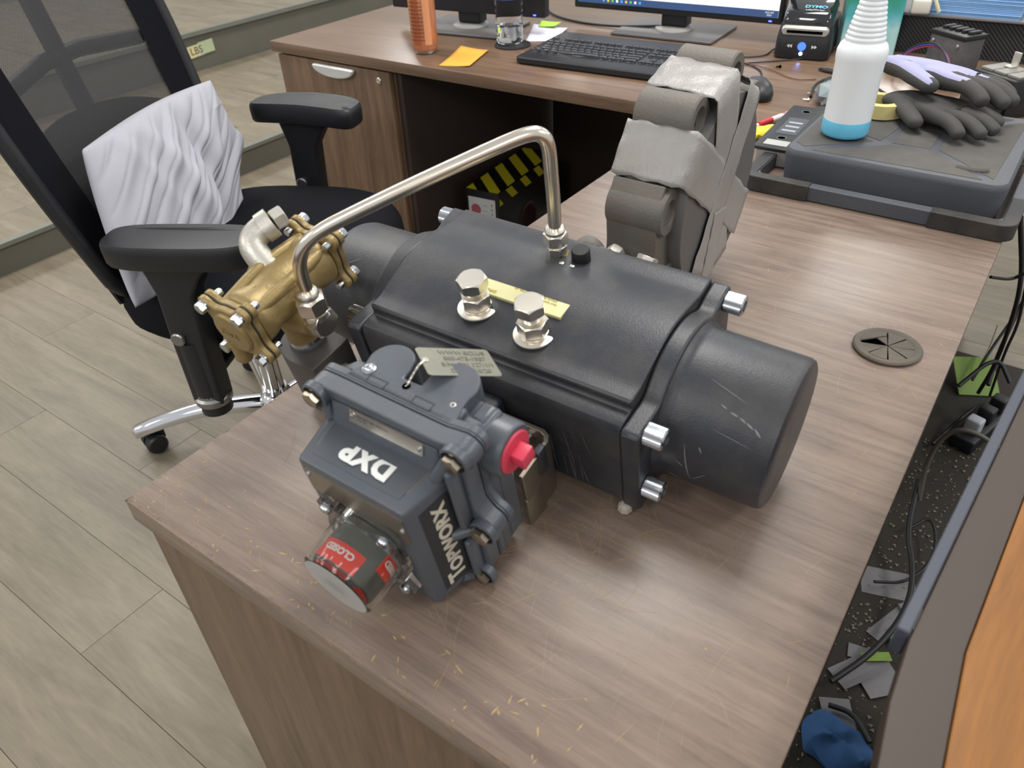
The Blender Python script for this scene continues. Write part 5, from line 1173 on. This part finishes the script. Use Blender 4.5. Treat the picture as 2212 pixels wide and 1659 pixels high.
# pale scuffs on the actuator coating
def scuff(pts, w_):
    V = []; F = []
    for i, (p, n_) in enumerate(pts):
        a = Vector(pts[max(0, i - 1)][0]); b = Vector(pts[min(len(pts) - 1, i + 1)][0]); t = (b - a).normalized(); s_ = t.cross(Vector(n_)).normalized() * w_ * (.2 + math.sin(PI * i / (len(pts) - 1)))
        V += [Vector(p) + Vector(n_) * .00025 - s_, Vector(p) + Vector(n_) * .00025 + s_]
    for i in range(len(pts) - 1): F.append((2 * i, 2 * i + 1, 2 * i + 3, 2 * i + 2))
    return (mesh(V, F, 0), Matrix())
L_ = []; rnd = random.Random(5)
for i in range(17):
    x = rnd.uniform(.050, .100); z0_ = rnd.uniform(-.02, .036); z1_ = z0_ - rnd.uniform(.02, .05); dx = rnd.uniform(0, .008)
    L_.append(scuff([((x + dx * t, -.1021, max(-.049, z0_ + (z1_ - z0_) * t)), (0, -1, 0)) for t in (0, .25, .5, .75, 1)], rnd.uniform(.0001, .00028)))
def oncap(x, a, r=.0685): return (x, -.008 + r * math.cos(a), -.003 + r * math.sin(a)), (0, math.cos(a), math.sin(a))
for x0, a0, x1, a1, w_ in ((.178, 2.75, .186, 3.35, .0005), (.186, 3.35, .200, 3.10, .0003), (.173, 3.05, .180, 3.12, .0005), (.190, 2.72, .193, 2.80, .0006), (.205, 2.20, .212, 2.22, .0007), (.213, 2.22, .219, 2.26, .0007), (.219, 2.25, .226, 2.30, .0008), (.226, 2.28, .233, 2.36, .0008), (.196, 2.15, .202, 2.18, .0005), (.195, 2.45, .230, 2.52, .0002), (.180, 1.9, .215, 2.05, .0002), (.165, 3.4, .178, 3.5, .0004), (.160, 3.48, .180, 3.46, .0005), (-.19, 1.9, -.21, 2.1, .0003)):
    pts = [oncap(x0 + (x1 - x0) * t, a0 + (a1 - a0) * t) for t in (0, .2, .4, .6, .8, 1)]; L_.append(scuff(pts, w_))
ob('coating_scuffs', join(L_), plain('scuff_pale', (120, 120, 120), .7), va, kind='stuff')
cable([(.606, 1.27, .66), (.615, 1.305, .62), (.646, 1.383, .5), (.66, 1.461, .38), (.668, 1.549, .2), (.660, 1.60, .085)], .0045, 'thick black cable hanging down the desk side beyond the grommet')
cable([(.645, 1.27, .60), (.658, 1.311, .5), (.671, 1.391, .4), (.674, 1.532, .25), (.684, 1.595, .09)], .0030, 'thinner black cable hanging to the right of the thick one by the desk side')
cable([(.598, 1.15, .60), (.628, 1.198, .58), (.641, 1.191, .6), (.668, 1.185, .62)], .0028, 'black cable bridging the gap just below the scale corner')
cable([(.664, 1.57, .06), (.648, 1.536, .05), (.625, 1.492, .02), (.611, 1.435, .02)], .0040, 'short black cable curling from the power strip to the desk')
cable([(.757, 1.228, .2), (.663, 1.221, .25), (.622, 1.219, .22), (.612, 1.197, .15), (.625, 1.162, .08)], .0050, 'dusty grey cable arching across the gap in front of the power strip', (86, 82, 74))
